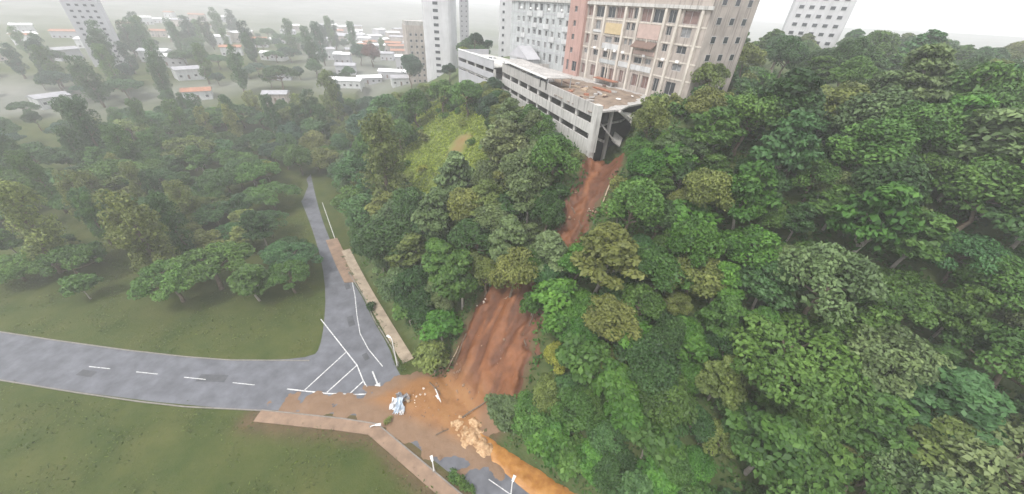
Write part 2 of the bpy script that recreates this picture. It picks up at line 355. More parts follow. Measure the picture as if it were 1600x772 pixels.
for P, a, b, nm in ((SIDE, .56, .74, 'lawn_kerb'), ([(-20.2, 43.2), (-22.7, 47.0), (-29.0, 54.5), (-33.0, 60.4), (-40.8, 69.8)], -.1, .12, 'hill_kerb')):
    tag(MB().prism(ribbon(P, a, b), -.05, .16).build(nm, M['kerb']), 'concrete kerb edging the asphalt', kind='structure')
for P, nm in (([(-37.1, 42.9), (-60, 41.4), (-130, 48.4), (-208, 70.8)], 'branch_kerb'), ([(-40, 32.62), (-60, 32.4), (-130, 39.9), (-210, 61.9)], 'branch_kerb')): tag(MB().prism(ribbon(chaikin(P, False), -.1, .1), -.05, .15).build(nm, M['kerb']), 'concrete kerb of the branch road', kind='structure')
# painted markings, each a thin sheet on the asphalt
def stripe(pts, wdt, name='lane_marking'):
    o = MB().prism(ribbon(pts, wdt / 2, -wdt / 2), .031, .037).build(name, M['paint']); tag(o, kind='structure'); return o
stripe([(-64, 105), (-48.5, 81), (-38.5, 66.4), (-35.8, 61.4), (-32.8, 55), (-30.3, 50.2), (-27.2, 46.4), (-23.1, 42.6)], .16)
stripe([(-40, 53.5), (-33.5, 47.6), (-27.9, 42.5), (-25.6, 39.4), (-23.4, 36.9)], .2, 'gore_marking')
stripe([(-23.3, 36.8), (-26, 36.5), (-31, 36.4), (-38, 36.8)], .22, 'gore_marking')
for a_, b_ in (((-25.5, 39.2), (-26.9, 36.6)), ((-28.0, 42.4), (-30.9, 36.6)), ((-31.2, 45.3), (-34.9, 36.8))): stripe([a_, b_], .2, 'gore_marking')
for y0 in (0, 1, 2, 3): stripe([(-44 - y0 * 9, 37.2 + y0 * .5), (-48 - y0 * 9, 37.4 + y0 * .5)], .14)
stripe([(-1.4, 24.3), (3, 21.9), (8.8, 18.7), (28, 7.3), (55, -9)], .13)
for px_, py_, L_, W_, a_ in ((-33.5, 53.5, 3.2, 1.3, 2.1), (-38.8, 64.5, 2.4, 1.1, 2.15), (-27, 44.6, 1.8, 1.0, 2.3), (-52, 38, 5, 1.5, .02), (-74, 37.5, 3, 1.2, -.1), (-29.5, 34.2, 2.2, 1.1, 0), (6.5, 19.2, 2.2, 1.0, -.55)):
    c_, s_ = math.cos(a_), math.sin(a_); pp = [(px_ + c_ * x - s_ * y, py_ + s_ * x + c_ * y) for x, y in ((-L_ / 2, -W_ / 2), (L_ / 2, -W_ / 2 * .9), (L_ / 2 * .95, W_ / 2), (-L_ / 2, W_ / 2))]
    tag(MB().prism(pp, .0305, .0345).build('asphalt_patch', M['patch']), kind='structure')
arw = MB(); a0 = Vector((-24.6, 41.4)); a1 = Vector((-21.9, 37.6)); dd = (a1 - a0).normalized(); nn = Vector((-dd.y, dd.x))
arw.prism([tuple(a0 + nn * .13), tuple(a0 - nn * .13), tuple(a0 + dd * 3.1 - nn * .13), tuple(a0 + dd * 3.1 - nn * .5), tuple(a0 + dd * 4.8), tuple(a0 + dd * 3.1 + nn * .5), tuple(a0 + dd * 3.1 + nn * .13)], .031, .037)
tag(arw.build('lane_arrow', M['paint']), 'white painted lane arrow on the asphalt', kind='structure')

# ------------------------------------------------------------------ landslide mud, stream, foam
M['mud'] = attr_mix('landslide_soil', ((.145, .053, .02), (.235, .092, .036), .4),
    [('fan', (.23, .105, .036), (.305, .152, .056), .3), ('dust', (.155, .10, .062), (.205, .137, .09), .4), ('gully_edge_shade', (.07, .028, .014), (.125, .045, .021), .8), ('wet', (.25, .12, .042), (.29, .15, .058), .4)], .62, .10, 1.6, spec=.35)
gx = np.arange(-42, 28, .32); gy = np.arange(22, 82, .32); MX, MY = np.meshgrid(gx, gy)
smk = scar_m(MX, MY); fan = poly_in(MX, MY, FAN)
edge = (fbm(MX / 1.9, MY / 1.9, 4, 51) - .47) * 5.0
mk = np.maximum(smk, fan) + edge
bz = terrain(MX, MY); sM, _ = sd_poly(MX, MY, TOE); slope = sstep(.5, 6, sM)
# runnels follow the fall line of the slide
tdir = np.array([.42, .907]); al = MX * tdir[0] + MY * tdir[1]; cr = MX * tdir[1] - MY * tdir[0]
run = fbm(cr / 1.5 + fbm(al / 6, cr / 6, 2, 71) * 1.4, al / 9, 4, 61)
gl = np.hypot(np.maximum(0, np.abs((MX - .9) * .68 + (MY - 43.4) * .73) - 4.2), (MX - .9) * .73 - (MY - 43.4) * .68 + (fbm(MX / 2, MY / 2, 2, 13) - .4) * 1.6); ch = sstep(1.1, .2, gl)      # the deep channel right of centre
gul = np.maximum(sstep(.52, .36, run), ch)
lump = fbm(MX / 1.3, MY / 1.3, 4, 81)
th = slope * (.42 + (run - .45) * .9 + (lump - .45) * 1.3 + (fbm(MX / .55, MY / .55, 2, 83) - .38) * .3 - gul * .25) + (1 - slope) * (.10 + .30 * sstep(1, 5, fan) * (.35 + lump) + (lump - .45) * .12)
th = np.where(slope > .5, np.maximum(th, .06 + .12 * lump) + .55 * (1 - ch), th)
MZ = bz + np.where(mk > 0, .06 + th * sstep(0, 1.6, mk), .06 + mk * .22)
MZ = np.maximum(MZ, np.where(sM < 0, np.where(mk > -.2, .045, -.1), -99))
dust = (1 - slope) * sstep(2.8, .5, fan + edge * .5); dust = np.maximum(dust, (1 - slope) * sstep(29.5, 26, MY + .35 * MX))
mud = grid_mesh('landslide_mud', MX, MY, MZ, M['mud'], keep=(mk > -.25), attrs={'fan': 1 - sstep(-1, 7, sM), 'dust': dust * .85, 'gully_edge_shade': np.maximum(gul * .8, sstep(1.5, .2, mk) * .8) * slope, 'wet': (1 - slope) * sstep(2.5, 5, fan) * sstep(.4, .6, lump)})  # dark runnels, plus a rim band painting edge shade into the soil colour
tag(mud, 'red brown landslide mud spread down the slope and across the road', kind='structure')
STREAM = [(-4.8, 31.0), (-2.6, 29.6), (0, 27.7), (3.5, 25.4), (7, 23.4), (10.6, 21.5), (16, 18.3), (24, 13.6), (40, 4.1), (60, -7.6)]
sp = np.array(STREAM); seg = np.r_[0, np.cumsum(np.hypot(*np.diff(sp, axis=0).T))]
tt = np.arange(0, seg[-1], .3); cx = np.interp(tt, seg, sp[:, 0]); cy = np.interp(tt, seg, sp[:, 1])
hw = np.interp(tt, [0, 2.5, 6, 12, 20, 70], [.9, 1.1, 1.35, 1.75, 1.9, 1.9]); dx = np.gradient(cx); dy = np.gradient(cy); ln = np.hypot(dx, dy); nx_, ny_ = -dy / ln, dx / ln
k = np.linspace(-1, 1, 15); WX = cx[:, None] + nx_[:, None] * k * (hw[:, None] + (fbm(tt[:, None] / 1.7, k * 0 + 2, 2, 5) - .4) * .8); WY = cy[:, None] + ny_[:, None] * k * hw[:, None]
WZ = .20 - .17 * np.abs(k) ** 4 + (fbm(WX * .9, WY * .9, 4, 91) - .45) * .34
wat = grid_mesh('muddy_water', WX, WY, WZ + .02, M['dirtywater']); tag(wat, 'orange floodwater running along the gutter below the trees', kind='structure')
fx = np.arange(-8.6, 1.2, .13); fy = np.arange(26.6, 34.2, .13); FX, FY = np.meshgrid(fx, fy)
fd = np.maximum.reduce([1.7 - np.hypot((FX + 4.4), (FY - 30.2) * 1.05), 1.5 - np.hypot(FX + 2.9, FY - 29.0), 1.3 - np.hypot(FX + 7.0, (FY - 32.2) * .75), 1.5 - np.hypot((FX + 5.8), FY - 31.0), .7 - np.hypot((FX + 4.3) * .6, FY - 32.6)])
fn = fbm(FX / .9 + FY / 2.5, FY / .9, 4, 44); fm = fd + .15 + (fn - .47) * 2.3
FZ = .17 + np.clip(fm, -.3, 1.2) * .3 + (fbm(FX / .28, FY / .28, 3, 47) - .42) * .2 * sstep(-.1, .4, fm) + (fbm(FX / .7, FY / .7, 4, 45) - .4) * .8 * sstep(-.1, .6, fm)
foam = grid_mesh('whitewater_foam', FX, FY, FZ, M['foam'], keep=fm > -.12); tag(foam, 'pale tan churning foam where the floodwater breaks', 'foam', kind='stuff')
NUM = ['leftmost', 'second from left', 'third from left', 'fourth from left', 'fifth from left', 'sixth from left', 'seventh from left', 'eighth from left', 'ninth from left', 'tenth from left', 'eleventh from left', 'twelfth from left', 'thirteenth from left', 'fourteenth from left', 'fifteenth from left', 'sixteenth from left', 'seventeenth from left', 'eighteenth from left', 'nineteenth from left', 'twentieth from left', 'twenty-first from left', 'twenty-second from left', 'twenty-third from left', 'twenty-fourth from left']

# ------------------------------------------------------------------ buildings
def frame_at(name, origin, direction, z=0.0):
    return empty(name, (origin[0], origin[1], z), math.atan2(direction[1], direction[0]))
def wall_with_openings(x0, x1, z0, z1, ops, y=0.0, depth=.35):
    """a wall sheet in the plane y with real openings and their reveals; y grows inwards"""
    b = MB(); xs = sorted({x0, x1} | {round(v, 3) for o in ops for v in o[:2]}); zs = sorted({z0, z1} | {round(v, 3) for o in ops for v in o[2:4]})
    xs = [v for v in xs if x0 <= v <= x1]; zs = [v for v in zs if z0 <= v <= z1]
    for i in range(len(xs) - 1):
        for j in range(len(zs) - 1):
            cx_, cz_ = (xs[i] + xs[i + 1]) / 2, (zs[j] + zs[j + 1]) / 2
            if any(o[0] < cx_ < o[1] and o[2] < cz_ < o[3] for o in ops): continue
            b.face([(xs[i], y, zs[j]), (xs[i + 1], y, zs[j]), (xs[i + 1], y, zs[j + 1]), (xs[i], y, zs[j + 1])])
    for a, c, e, g in [o[:4] for o in ops]:
        q = y + depth
        b.face([(a, y, e), (a, q, e), (c, q, e), (c, y, e)]); b.face([(a, y, g), (c, y, g), (c, q, g), (a, q, g)])
        b.face([(a, y, e), (a, y, g), (a, q, g), (a, q, e)]); b.face([(c, y, e), (c, q, e), (c, q, g), (c, y, g)])
    return b
_wm = {}
def window(parent, a, c, e, g, y=0.0, glass='glass', bars=True, frame='frame'):
    key = (round(c - a, 2), round(g - e, 2), glass, bars, frame)
    W, Hh = key[0], key[1]
    if key not in _wm:
        t = .07; b = MB(); b.box(0, W, 0, .1, 0, t).box(0, W, 0, .1, Hh - t, Hh).box(0, t, 0.002, .098, t, Hh - t).box(W - t, W, 0.002, .098, t, Hh - t)
        if bars and W > .9: b.box(W / 2 - .035, W / 2 + .035, .004, .096, t, Hh - t)
        pn = MB().box(.02, W - .02, .05, .08, .02, Hh - .02)
        _wm[key] = (b.mesh('window', M[frame]), pn.mesh('pane', M[glass]))
    o = link(bpy.data.objects.new('window', _wm[key][0]), parent); o.location = (a, y + .2, e)
    link(bpy.data.objects.new('pane', _wm[key][1]), o); return o

# --- car park, long wing with the broken corner
gd = np.array([.38614, -.92244])
gp = frame_at('parking_garage', GCORN, gd)
tag(gp, 'long grey concrete parking garage with banded facade and collapsed near corner', 'parking garage')
LX = -52.0
def band(parent, x0, x1, z0, z1, m='concrete', y0=0.0, th=.3, name='facade_band'):
    return MB().box(x0, x1, y0, y0 + th, z0, z1).build(name, M[m], parent)
for i in range(8):                                                   # precast panels between the pillars
    xa = LX + i * 6.3 + .02; xb = min(LX + (i + 1) * 6.3 - .02, -1.62); j = rnd.uniform(-.015, .015)
    band(gp, xa, xb, 41.15, 43.4, 'concrete', j); band(gp, xa, xb, 37.9, 39.85, 'concrete_l', j + .01); band(gp, xa, xb, 33.2, 36.75, 'concrete_l', j)
for i in range(1, 8):
    x = LX + i * 6.3
    MB().box(x - .42, x + .42, .32, .8, 39.9, 41.1).build('pillar', M['concrete_l'], gp); MB().box(x - .42, x + .42, .32, .8, 36.8, 37.85).build('pillar', M['concrete_l'], gp)
def skew(y): return -.45 * y
for z, nm in ((41.9, 'deck_slab'), (38.5, 'floor_slab'), (35.3, 'floor_slab')):
    ins = 0 if z > 41 else (3.0 if z > 38 else 5.5)                  # lower floors broke off further back
    pts = [(-1.7, .31), (-1.7 - ins, 1.2 + ins * .2), (skew(4) - .4 - ins * .6, 4), (skew(7) + .5 - ins, 7.2), (skew(11) - .2 - ins * .5, 11), (skew(14) - ins, 14.5), (skew(19) - ins, 19), (-14, 21.8), (-33.5, 19.2), (LX, 16), (LX, .31)]
    MB().prism(pts, z - .32, z).build(nm, M['concrete'], gp)
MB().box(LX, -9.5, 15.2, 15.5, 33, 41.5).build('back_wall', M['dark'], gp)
MB().prism([(-3.3, 1.3), (-3.7, 1.3), (-10.6, 18), (-10.2, 18)], 28, 41.5).build('void_shade_wall', M['dark'], gp)  # added dark wall, its colour standing in for shade inside the void
MB().box(LX - .3, LX, .3, 15.2, 33.2, 43.2).build('end_wall', M['concrete'], gp)
cpl = MB(); cpl.box(-1.6, 0, -.02, 1.1, 34.6, 43.38); cpl.box(-1.35, -.2, .05, 1.0, 28.5, 34.6); cpl.build('corner_pillar', M['concrete_l'], gp)
MB().box(-2.5, -2.0, .5, 1.0, 28.5, 36).build('pillar', M['concrete_l'], gp)
for x, y, zt in ((-4.5, 6.5, 41.5), (-8.5, 12, 41.5), (-14, 8, 41.5), (-20, 8, 41.5), (-6.2, 17, 41.5)): MB().box(x - .3, x + .3, y - .3, y + .3, 30, zt).build('inner_column', M['concrete'], gp)
# beams and slabs left hanging at the broken end
def hang(name, L, W, t, loc, rot, m='concrete'):
    o = MB().box(-L / 2, L / 2, -W / 2, W / 2, -t / 2, t / 2).build(name, M[m], gp); o.location = loc; o.rotation_euler = rot; return o
hang('hanging_beam', 6.2, .55, .5, (-3.2, 9.2, 40.2), (.1, .5, 1.9)); hang('hanging_slab', 4.6, 3.0, .28, (-5.0, 12.5, 39.3), (.55, .2, 1.9))
hang('hanging_slab', 4.0, 3.4, .26, (-3.4, 5.6, 37.3), (.2, .75, 1.5), 'concrete'); hang('hanging_beam', 4.0, .4, .45, (-3.6, 3.2, 36.2), (0, .35, 1.3)); hang('hanging_slab', 3.2, 2.2, .25, (-4.8, 9.4, 35.2), (.6, -.3, 2.4), 'concrete')
band(gp, LX, -21.5, 44.22, 44.46, 'concrete', -.3, 6.6, 'canopy'); band(gp, LX - .1, -21.4, 44.2, 44.56, 'whitepaint', -.5, .195, 'canopy_fascia')
for x in np.arange(LX + 1, -21, 4.2):
    MB().box(x - .09, x + .09, .1, .28, 43.4, 44.25).build('canopy_post', M['steel'], gp); MB().box(x - .09, x + .09, 5.9, 6.1, 41.9, 44.25).build('canopy_post', M['steel'], gp)
for x in (-25.2, -21.9): MB().box(x - .22, x + .22, -.06, .36, 41.9, 44.3).build('dark_post', M['dark'], gp)
# --- car park, far block
g2 = np.array([.50966, -.86037])
fb = frame_at('parking_block', (-23.1, 143.1), g2); tag(fb, 'far end of the car park, whiter parking block with two dark openings below the tower', 'parking garage')
for i in range(4):
    xa, xb = i * 7 + .02, i * 7 + 6.98
    band(fb, xa, xb, 41.2, 43.6, 'wht2'); band(fb, xa, xb, 38.3, 40.1, 'wht2', .01); band(fb, xa, xb, 31.5, 37.4, 'wht2')
    MB().box(xa + 6.5, xa + 7.4, .31, .8, 37.4, 41.2).build('pillar', M['concrete_l'], fb)
MB().prism([(0, .31), (28, .31), (28, 16), (0, 12)], 41.6, 41.9).build('deck_slab', M['concrete_l'], fb); MB().prism([(0, .31), (28, .31), (28, 16), (0, 12)], 37.7, 38).build('floor_slab', M['concrete_l'], fb)
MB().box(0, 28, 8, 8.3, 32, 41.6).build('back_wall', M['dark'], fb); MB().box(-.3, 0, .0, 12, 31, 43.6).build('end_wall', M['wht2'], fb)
MB().box(-.2, 28, -.12, .42, 43.6, 43.82).build('parapet_cap', M['whitepaint'], fb); MB().box(2, 28.5, 4.2, 4.5, 41.9, 42.9).build('inner_parapet', M['whitepaint'], fb)

# --- apartment building
ad = np.array([.52856, -.84890])
ap = frame_at('apartment_building', (-4.0, 143.0), ad); tag(ap, 'long apartment building with beige wing, blue grey wing and pink stair tower', 'apartment building')
EX = 73.0; ZT = 66.0
RW = [(37.9, 39.8, 56.3, 58.5), (41, 44, 56.2, 58.5), (45.2, 47.7, 56.2, 58.5), (48.1, 50.6, 56.2, 58.5), (51.8, 53.3, 56.4, 58.5), (53.7, 55.1, 56.4, 58.5), (56, 59, 56, 58.5), (59.4, 62.2, 56, 58.5), (63.4, 65.4, 56.2, 58.5), (67, 70.6, 56.2, 58.5),
      (41.4, 43.2, 53.6, 55.5), (52, 53.2, 54.1, 55.6), (53.6, 54.8, 54.1, 55.6), (63.6, 65, 54, 55.6), (67.4, 69.8, 53.9, 55.6),
      (38.2, 40.1, 50.2, 52.3), (41.4, 42.9, 51.1, 52.3), (45.6, 48.1, 51.0, 52.3), (48.9, 50.7, 51.3, 52.4), (52.2, 53.2, 51.2, 52.4), (53.8, 54.8, 51.2, 52.4), (63.6, 65, 51, 52.4), (67.4, 69.8, 51, 52.4),
      (38.3, 39.6, 47.9, 49), (42, 44.2, 47.8, 49.1), (45.6, 48.2, 47.7, 49.1), (49, 51, 47.5, 49.2), (52.5, 53.6, 47.9, 49.1), (54.1, 55.2, 47.9, 49.1), (56.5, 59, 47.8, 49.1), (59.9, 61.6, 48, 49.1), (63.6, 65, 47.8, 49.1), (67.4, 69.8, 47.8, 49.1),
      (38.2, 39.9, 43, 45.4), (41.9, 44.1, 42.9, 45.6), (46.2, 48.5, 42.9, 45.6), (49.1, 51.0, 42.9, 45.6), (52.7, 54.0, 43, 45.7), (54.5, 55.3, 43, 45.7), (57, 59.5, 43, 45.6), (60.1, 62.3, 43, 45.6), (63.6, 65.1, 43, 45.7), (67, 69.6, 43, 45.6)]
for i in range(9):
    for zz in (60.6, 63.8): RW.append((38.2 + i * 3.7, 40.2 + i * 3.7, zz, zz + 1.5))
LC = [3.4, 6.5, 10, 13.2, 16.2, 19.8, 22.9, 26.3, 29.6]
LW = []
for c in LC:
    for zt_, hh in ((64.4, 1.5), (61.2, 1.5), (58.3, 1.9), (54.7, 1.4), (51.6, 1.4), (48.6, 1.5), (45.7, 2.2)):
        w_ = 1.25 if (c * 7) % 3 < 1.5 else 1.7; LW.append((c - w_ / 2, c + w_ / 2, zt_ - hh, zt_))
PW = [(33.3, 34.5, z - 1.3, z) for z in (64.4, 61.2, 58.2, 55, 51.9, 48.7)] + [(32.4, 33.4, 43, 45.6), (34.9, 36.9, 43, 45.5)]
wall_with_openings(-1.5, 31.2, 41.2, ZT, LW).build('wall', M['bluegrey'], ap)['label'] = 'blue grey wing'
wall_with_openings(37.6, EX, 41.2, ZT, RW).build('wall', M['beige'], ap)['label'] = 'beige wing'
wall_with_openings(31.2, 37.6, 41.2, ZT + 2, PW, y=-.9).build('wall', M['pink'], ap)['label'] = 'pink stair tower'
sh = MB(); sh.box(31.21, 31.3, -.89, 3, 41.2, ZT + 2).box(37.5, 37.59, -.89, 3, 41.2, ZT + 2).box(31.3, 37.5, -.89, 3, ZT + 1.8, ZT + 1.99); sh.build('tower_side', M['pink'], ap)
bk = MB(); bk.box(-1.5, EX, 13.7, 14, 41.2, ZT).box(-1.49, -1.2, .02, 13.69, 41.2, ZT).box(EX - .3, EX - .01, .02, 13.69, 41.2, ZT); bk.build('rear_wall', M['beige'], ap)
MB().box(-1.9, EX + .4, -.4, 14.3, ZT + .002, ZT + .3).build('roof', M['concrete'], ap)
MB().box(-1.4, EX - .1, .6, 13.6, 41.3, ZT - .1).build('interior', M['dark'], ap)
for a, c in ((-1.9, 31.2), (37.6, EX + .3)): MB().box(a, c, -.45, -.002, 58.72, 59.35).build('cornice', M['concrete_l'], ap)
for zz in (55.85, 52.65, 49.45, 46.25):
    MB().box(37.65, EX, -.08, -.002, zz - .14, zz + .14).build('string_course', M['pilaster'], ap); MB().box(-1.5, 31.15, -.06, -.002, zz - .12, zz + .1).build('string_course', M['wht2'], ap)
r2 = random.Random(3)
for o in RW: window(ap, *o, glass=r2.choice(['glass3', 'glass3', 'glass']) if o[3] - o[2] > 2 else r2.choice(['glass', 'glass', 'glass2']))
for o in LW: window(ap, *o, glass=r2.choice(['glass', 'glass', 'glass2']), frame='whitepaint' if r2.random() < .3 else 'frame')
for o in PW: window(ap, *o, y=-.9)
for x in (40.45, 44.55, 51.35, 55.55, 62.75, 66.1, 71.4): MB().box(x - .3, x + .3, -.36, -.003, 41.6, 58.7).build('pilaster', M['pilaster'], ap)
for x in (47.9, 58.9 + .3, 48.8): MB().box(x - .13, x + .13, -.25, -.003, 41.6 if x < 48.5 else 42, 58.7 if x > 58 else 50).build('pilaster', M['pilaster'], ap)
for a, c, e, g, m_ in ((45.4, 51.0, 52.95, 55.2, 'yellow'), (56.1, 62.3, 52.85, 55.6, 'rose'), (45.2, 51.0, 46.5, 47.4, 'bluegrey'), (56.1, 62.3, 46.4, 47.5, 'palewall'), (41, 44.2, 53.0, 53.5, 'palewall'), (45.2, 51.0, 49.7, 50.9, 'palewall'), (52, 55.2, 46.5, 47.6, 'palewall'), (56.1, 62.3, 49.7, 50.5, 'rose'),
                       (14.4, 17.6, 55.0, 56.6, 'palewall'), (24.9, 28.2, 55.2, 56.5, 'palewall'), (27.8, 31, 52.0, 54.3 - 1.1, 'palewall'), (11.8, 14.6, 52.9 - .8, 53.2, 'palewall'), (21.5, 24.4, 48.9, 50.2, 'palewall'), (28.2, 31, 49.0, 50.1, 'palewall'), (18.2, 21.2, 52.0, 53.2, 'palewall'), (5, 8, 48.9, 50.1, 'palewall'), (8.6, 11.6, 55, 56.2, 'palewall')):
    MB().box(a, c, -.28, -.004, e, g).build('balcony_panel', M[m_], ap)
for i in range(3):
    for j in range(7):
        ew = link(bpy.data.objects.new('window', MB().box(0, .06, 0, 1.5, 0, 1.3).mesh('window', M['frame'])), ap); ew.location = (EX - .01, 2.2 + i * 4.1, 43.8 + j * 3.15)
        link(bpy.data.objects.new('pane', MB().box(.061, .07, .1, 1.4, .1, 1.2).mesh('pane', M['glass'])), ew)
aw = MB(); n = len(aw.v); aw.v += [(56.1, -.05, 52.35), (62.3, -.05, 52.35), (62.3, -1.7, 51.2), (56.1, -1.7, 51.2), (56.1, -.05, 52.2), (62.3, -.05, 52.2), (62.3, -1.7, 51.05), (56.1, -1.7, 51.05)]
aw.f += [(0, 1, 2, 3), (7, 6, 5, 4), (0, 4, 5, 1), (2, 6, 7, 3), (1, 5, 6, 2), (0, 3, 7, 4)]; aw.build('awning', M['awning'], ap)
for x in (46.4, 59, 64.4, 20.2, 26.4, 10.3, 52.4, 42.2, 4.6, 14.2, 68.2, 49.6):                                              # wall air conditioners
    MB().box(x, x + .8, -.35, -.005, 49.3 if x > 30 else 56.75, 49.8 if x > 30 else 57.25).build('air_conditioner', M['whitepaint'], ap)
MB().box(46, 53.5, -2.2, -.4, 43.0, 43.2).build('entrance_awning', M['rust'], ap); MB().box(47, 47.2, -2.1, -1.9, 41.9, 43).build('awning_post', M['steel'], ap); MB().box(52.6, 52.8, -2.1, -1.9, 41.9, 43).build('awning_post', M['steel'], ap)

# --- things on the deck
an = frame_at('deck_annex', (-4.0, 143.0), ad); an.location = (-4 + ad[0] * 8.5 - .849 * 4.2, 143 + ad[1] * 8.5 - .5286 * 4.2, 41.9)
tag(an, 'small gable-roofed grey annex on the deck before the blue grey wing', 'annex')
a_ = MB(); a_.box(0, 11, -1.5, 2.5, 0, 2.2); a_.build('wall', M['palewall'], an)
a_ = MB(); n = 0; a_.v += [(-.4, -1.9, 2.0), (11.4, -1.9, 2.0), (5.5, -1.9, 5.2), (-.4, 2.9, 2.0), (11.4, 2.9, 2.0), (5.5, 2.9, 5.2)]
a_.f += [(0, 1, 2), (5, 4, 3), (0, 2, 5, 3), (1, 4, 5, 2), (0, 3, 4, 1)]; a_.build('roof', M['wht2'], an)
MB().box(4.6, 6.2, -1.56, -1.501, 0, 1.9).build('door', M['frame'], an)
def car(loc, rz, paint, label):
    c = empty('parked_car', loc, rz)
    prof = [(-2.1, .35), (-2.12, .8), (-1.9, .95), (-1.2, 1.02), (-.75, 1.45), (.75, 1.48), (1.45, 1.0), (2.05, .88), (2.15, .5), (2.1, .3)]
    b = MB(); n = len(prof)
    for yy, sc in ((-.85, 1), (.85, 1)):
        for x, z in prof: b.v.append((x, yy * (.8 if z > 1.2 else 1), z))
    b.f.append(tuple(range(n))); b.f.append(tuple(range(2 * n - 1, n - 1, -1)))
    for i in range(n): b.f.append((i, n + i, n + (i + 1) % n, (i + 1) % n))
    b.build('body', M[paint], c)
    for sgn in (-1, 1): MB().face([(-.95, sgn * .81, 1.05), (1.2, sgn * .85, 1.05), (.7, sgn * .70, 1.42), (-.65, sgn * .70, 1.40)]).build('side_window', M['glass'], c)
    MB().face([(.80, -.62, 1.45), (.80, .62, 1.45), (1.40, .72, 1.06), (1.40, -.72, 1.06)]).build('windscreen', M['glass'], c); MB().face([(-.80, -.62, 1.45), (-.80, .62, 1.45), (-1.18, .72, 1.08), (-1.18, -.72, 1.08)]).build('rear_window', M['glass'], c)
    for x in (-1.3, 1.35):
        for y in (-.86, .86): MB().tube([(x, y - .1, .31), (x, y + .1, .31)], [.31, .31], 14).build('wheel', M['tyre'], c)
    for y in (-.6, .6): MB().box(2.10, 2.16, y - .2, y + .2, .62, .78).build('headlight', M['whitepaint'], c)
    return tag(c, label, 'car', 'cars parked on the deck')
car((4.4, 99.5, 41.9), 2.1, 'carpaint', 'blue grey car parked on the deck near the pink stair tower')
car((2.6, 103.8, 41.9), 1.9, 'carpaint', 'dark car parked on the deck just behind the other blue grey one')
car((-10.2, 130, 41.9), 1.2, 'carwhite', 'small white car on the far deck above the parking block')
# brown earth and wreckage over the broken end of the deck
ex_ = np.arange(4, 33, .4); ey_ = np.arange(70, 108, .4); EXX, EYY = np.meshgrid(ex_, ey_)
DK = np.array([(13.9, 70.2), (25.5, 82.5), (28.3, 89.5), (14, 107), (8.5, 104), (4.6, 94)], float)
dm = poly_in(EXX, EYY, DK) + (fbm(EXX / 2, EYY / 2, 3, 15) - .45) * 3
EZ = 41.86 + np.clip(dm, -.3, 3) * .1 + (fbm(EXX / .9, EYY / .9, 3, 16) - .4) * .3 * sstep(0, .6, dm)
tag(grid_mesh('earth_on_deck', EXX, EYY, EZ, mat('deck_earth', (.13, .10, .078), .95, .3, .45, .05, 2.5, col2=(.29, .225, .17)), keep=dm > -.1), 'brown earth and rubble strewn over the broken end of the deck', kind='structure')
def slabthing(name, label, cat, L, W, t, loc, rot, m, group=None):
    b = MB(); k = 7
    pts = [((math.cos(2 * math.pi * i / k) * L / 2) * rnd.uniform(.75, 1.1), (math.sin(2 * math.pi * i / k) * W / 2) * rnd.uniform(.75, 1.1)) for i in range(k)]
    b.prism(pts, -t / 2, t / 2); o = b.build(name, M[m]); o.location = loc; o.rotation_euler = rot; return tag(o, label, cat, group)
slabthing('wall_fragment', 'long reddish wall fragment lying on deck before the beige wing', 'debris', 7.5, 1.0, .3, (19.0, 90.5, 42.35), (.1, 0, -1.0), 'rust', 'wreckage on the deck')
slabthing('wall_fragment', 'orange slab lying at the very corner of the broken deck', 'debris', 2.6, 1.3, .25, (15.2, 73.6, 42.3), (.05, .05, .5), 'rust', 'wreckage on the deck')
slabthing('wall_fragment', 'white broken panel in the earth on the deck', 'debris', 1.3, .7, .15, (20.6, 80.8, 42.4), (.2, .1, .3), 'whitepaint', 'wreckage on the deck')
slabthing('wall_fragment', 'small white panel beside the beige wing ground floor openings', 'debris', 1.0, .6, .15, (24.4, 84.4, 42.45), (.3, .1, 1.3), 'whitepaint', 'wreckage on the deck')
slabthing('wall_fragment', 'dark brown plank heap on deck beyond the parked cars', 'debris', 5.0, 1.2, .3, (11.6, 96.6, 42.35), (.05, 0, -1.05), 'awning', 'wreckage on the deck')
slabthing('wall_fragment', 'dark brown plank on the earth between garage parapet and beige wing', 'debris', 4.0, .9, .3, (10.8, 84.6, 42.3), (.05, 0, -1.2), 'awning', 'wreckage on the deck')

dr = random.Random(44)
DB = []
for i in range(26):
    tpos = dr.uniform(0, 1); x = 15 + tpos * 9.5 * dr.uniform(.4, 1) - dr.uniform(0, 6); y = 74 + tpos * 9 + dr.uniform(0, 18)
    if poly_in(np.array([x]), np.array([y]), DK)[0] < .6: continue
    DB.append((x, y, dr.choice(['concrete', 'awning', 'rust', 'concrete', 'soil', 'wood'])))
WORDM = {'concrete': 'grey concrete', 'awning': 'dark brown board', 'rust': 'rusty sheet', 'soil': 'brown earth lump', 'wood': 'bare timber'}
for m_ in WORDM:
    for i, q in enumerate(sorted([q for q in DB if q[2] == m_], key=lambda q: project((q[0], q[1], 42))[0])):
        slabthing('broken_piece', f'{NUM[i % 24]} of the {WORDM[m_]} pieces strewn on the broken deck', 'debris', dr.uniform(.9, 2.6), dr.uniform(.5, 1.2), dr.uniform(.2, .5), (q[0], q[1], 42.35), (dr.uniform(-.2, .2), dr.uniform(-.2, .2), dr.uniform(0, 3)), m_, 'wreckage on the deck')

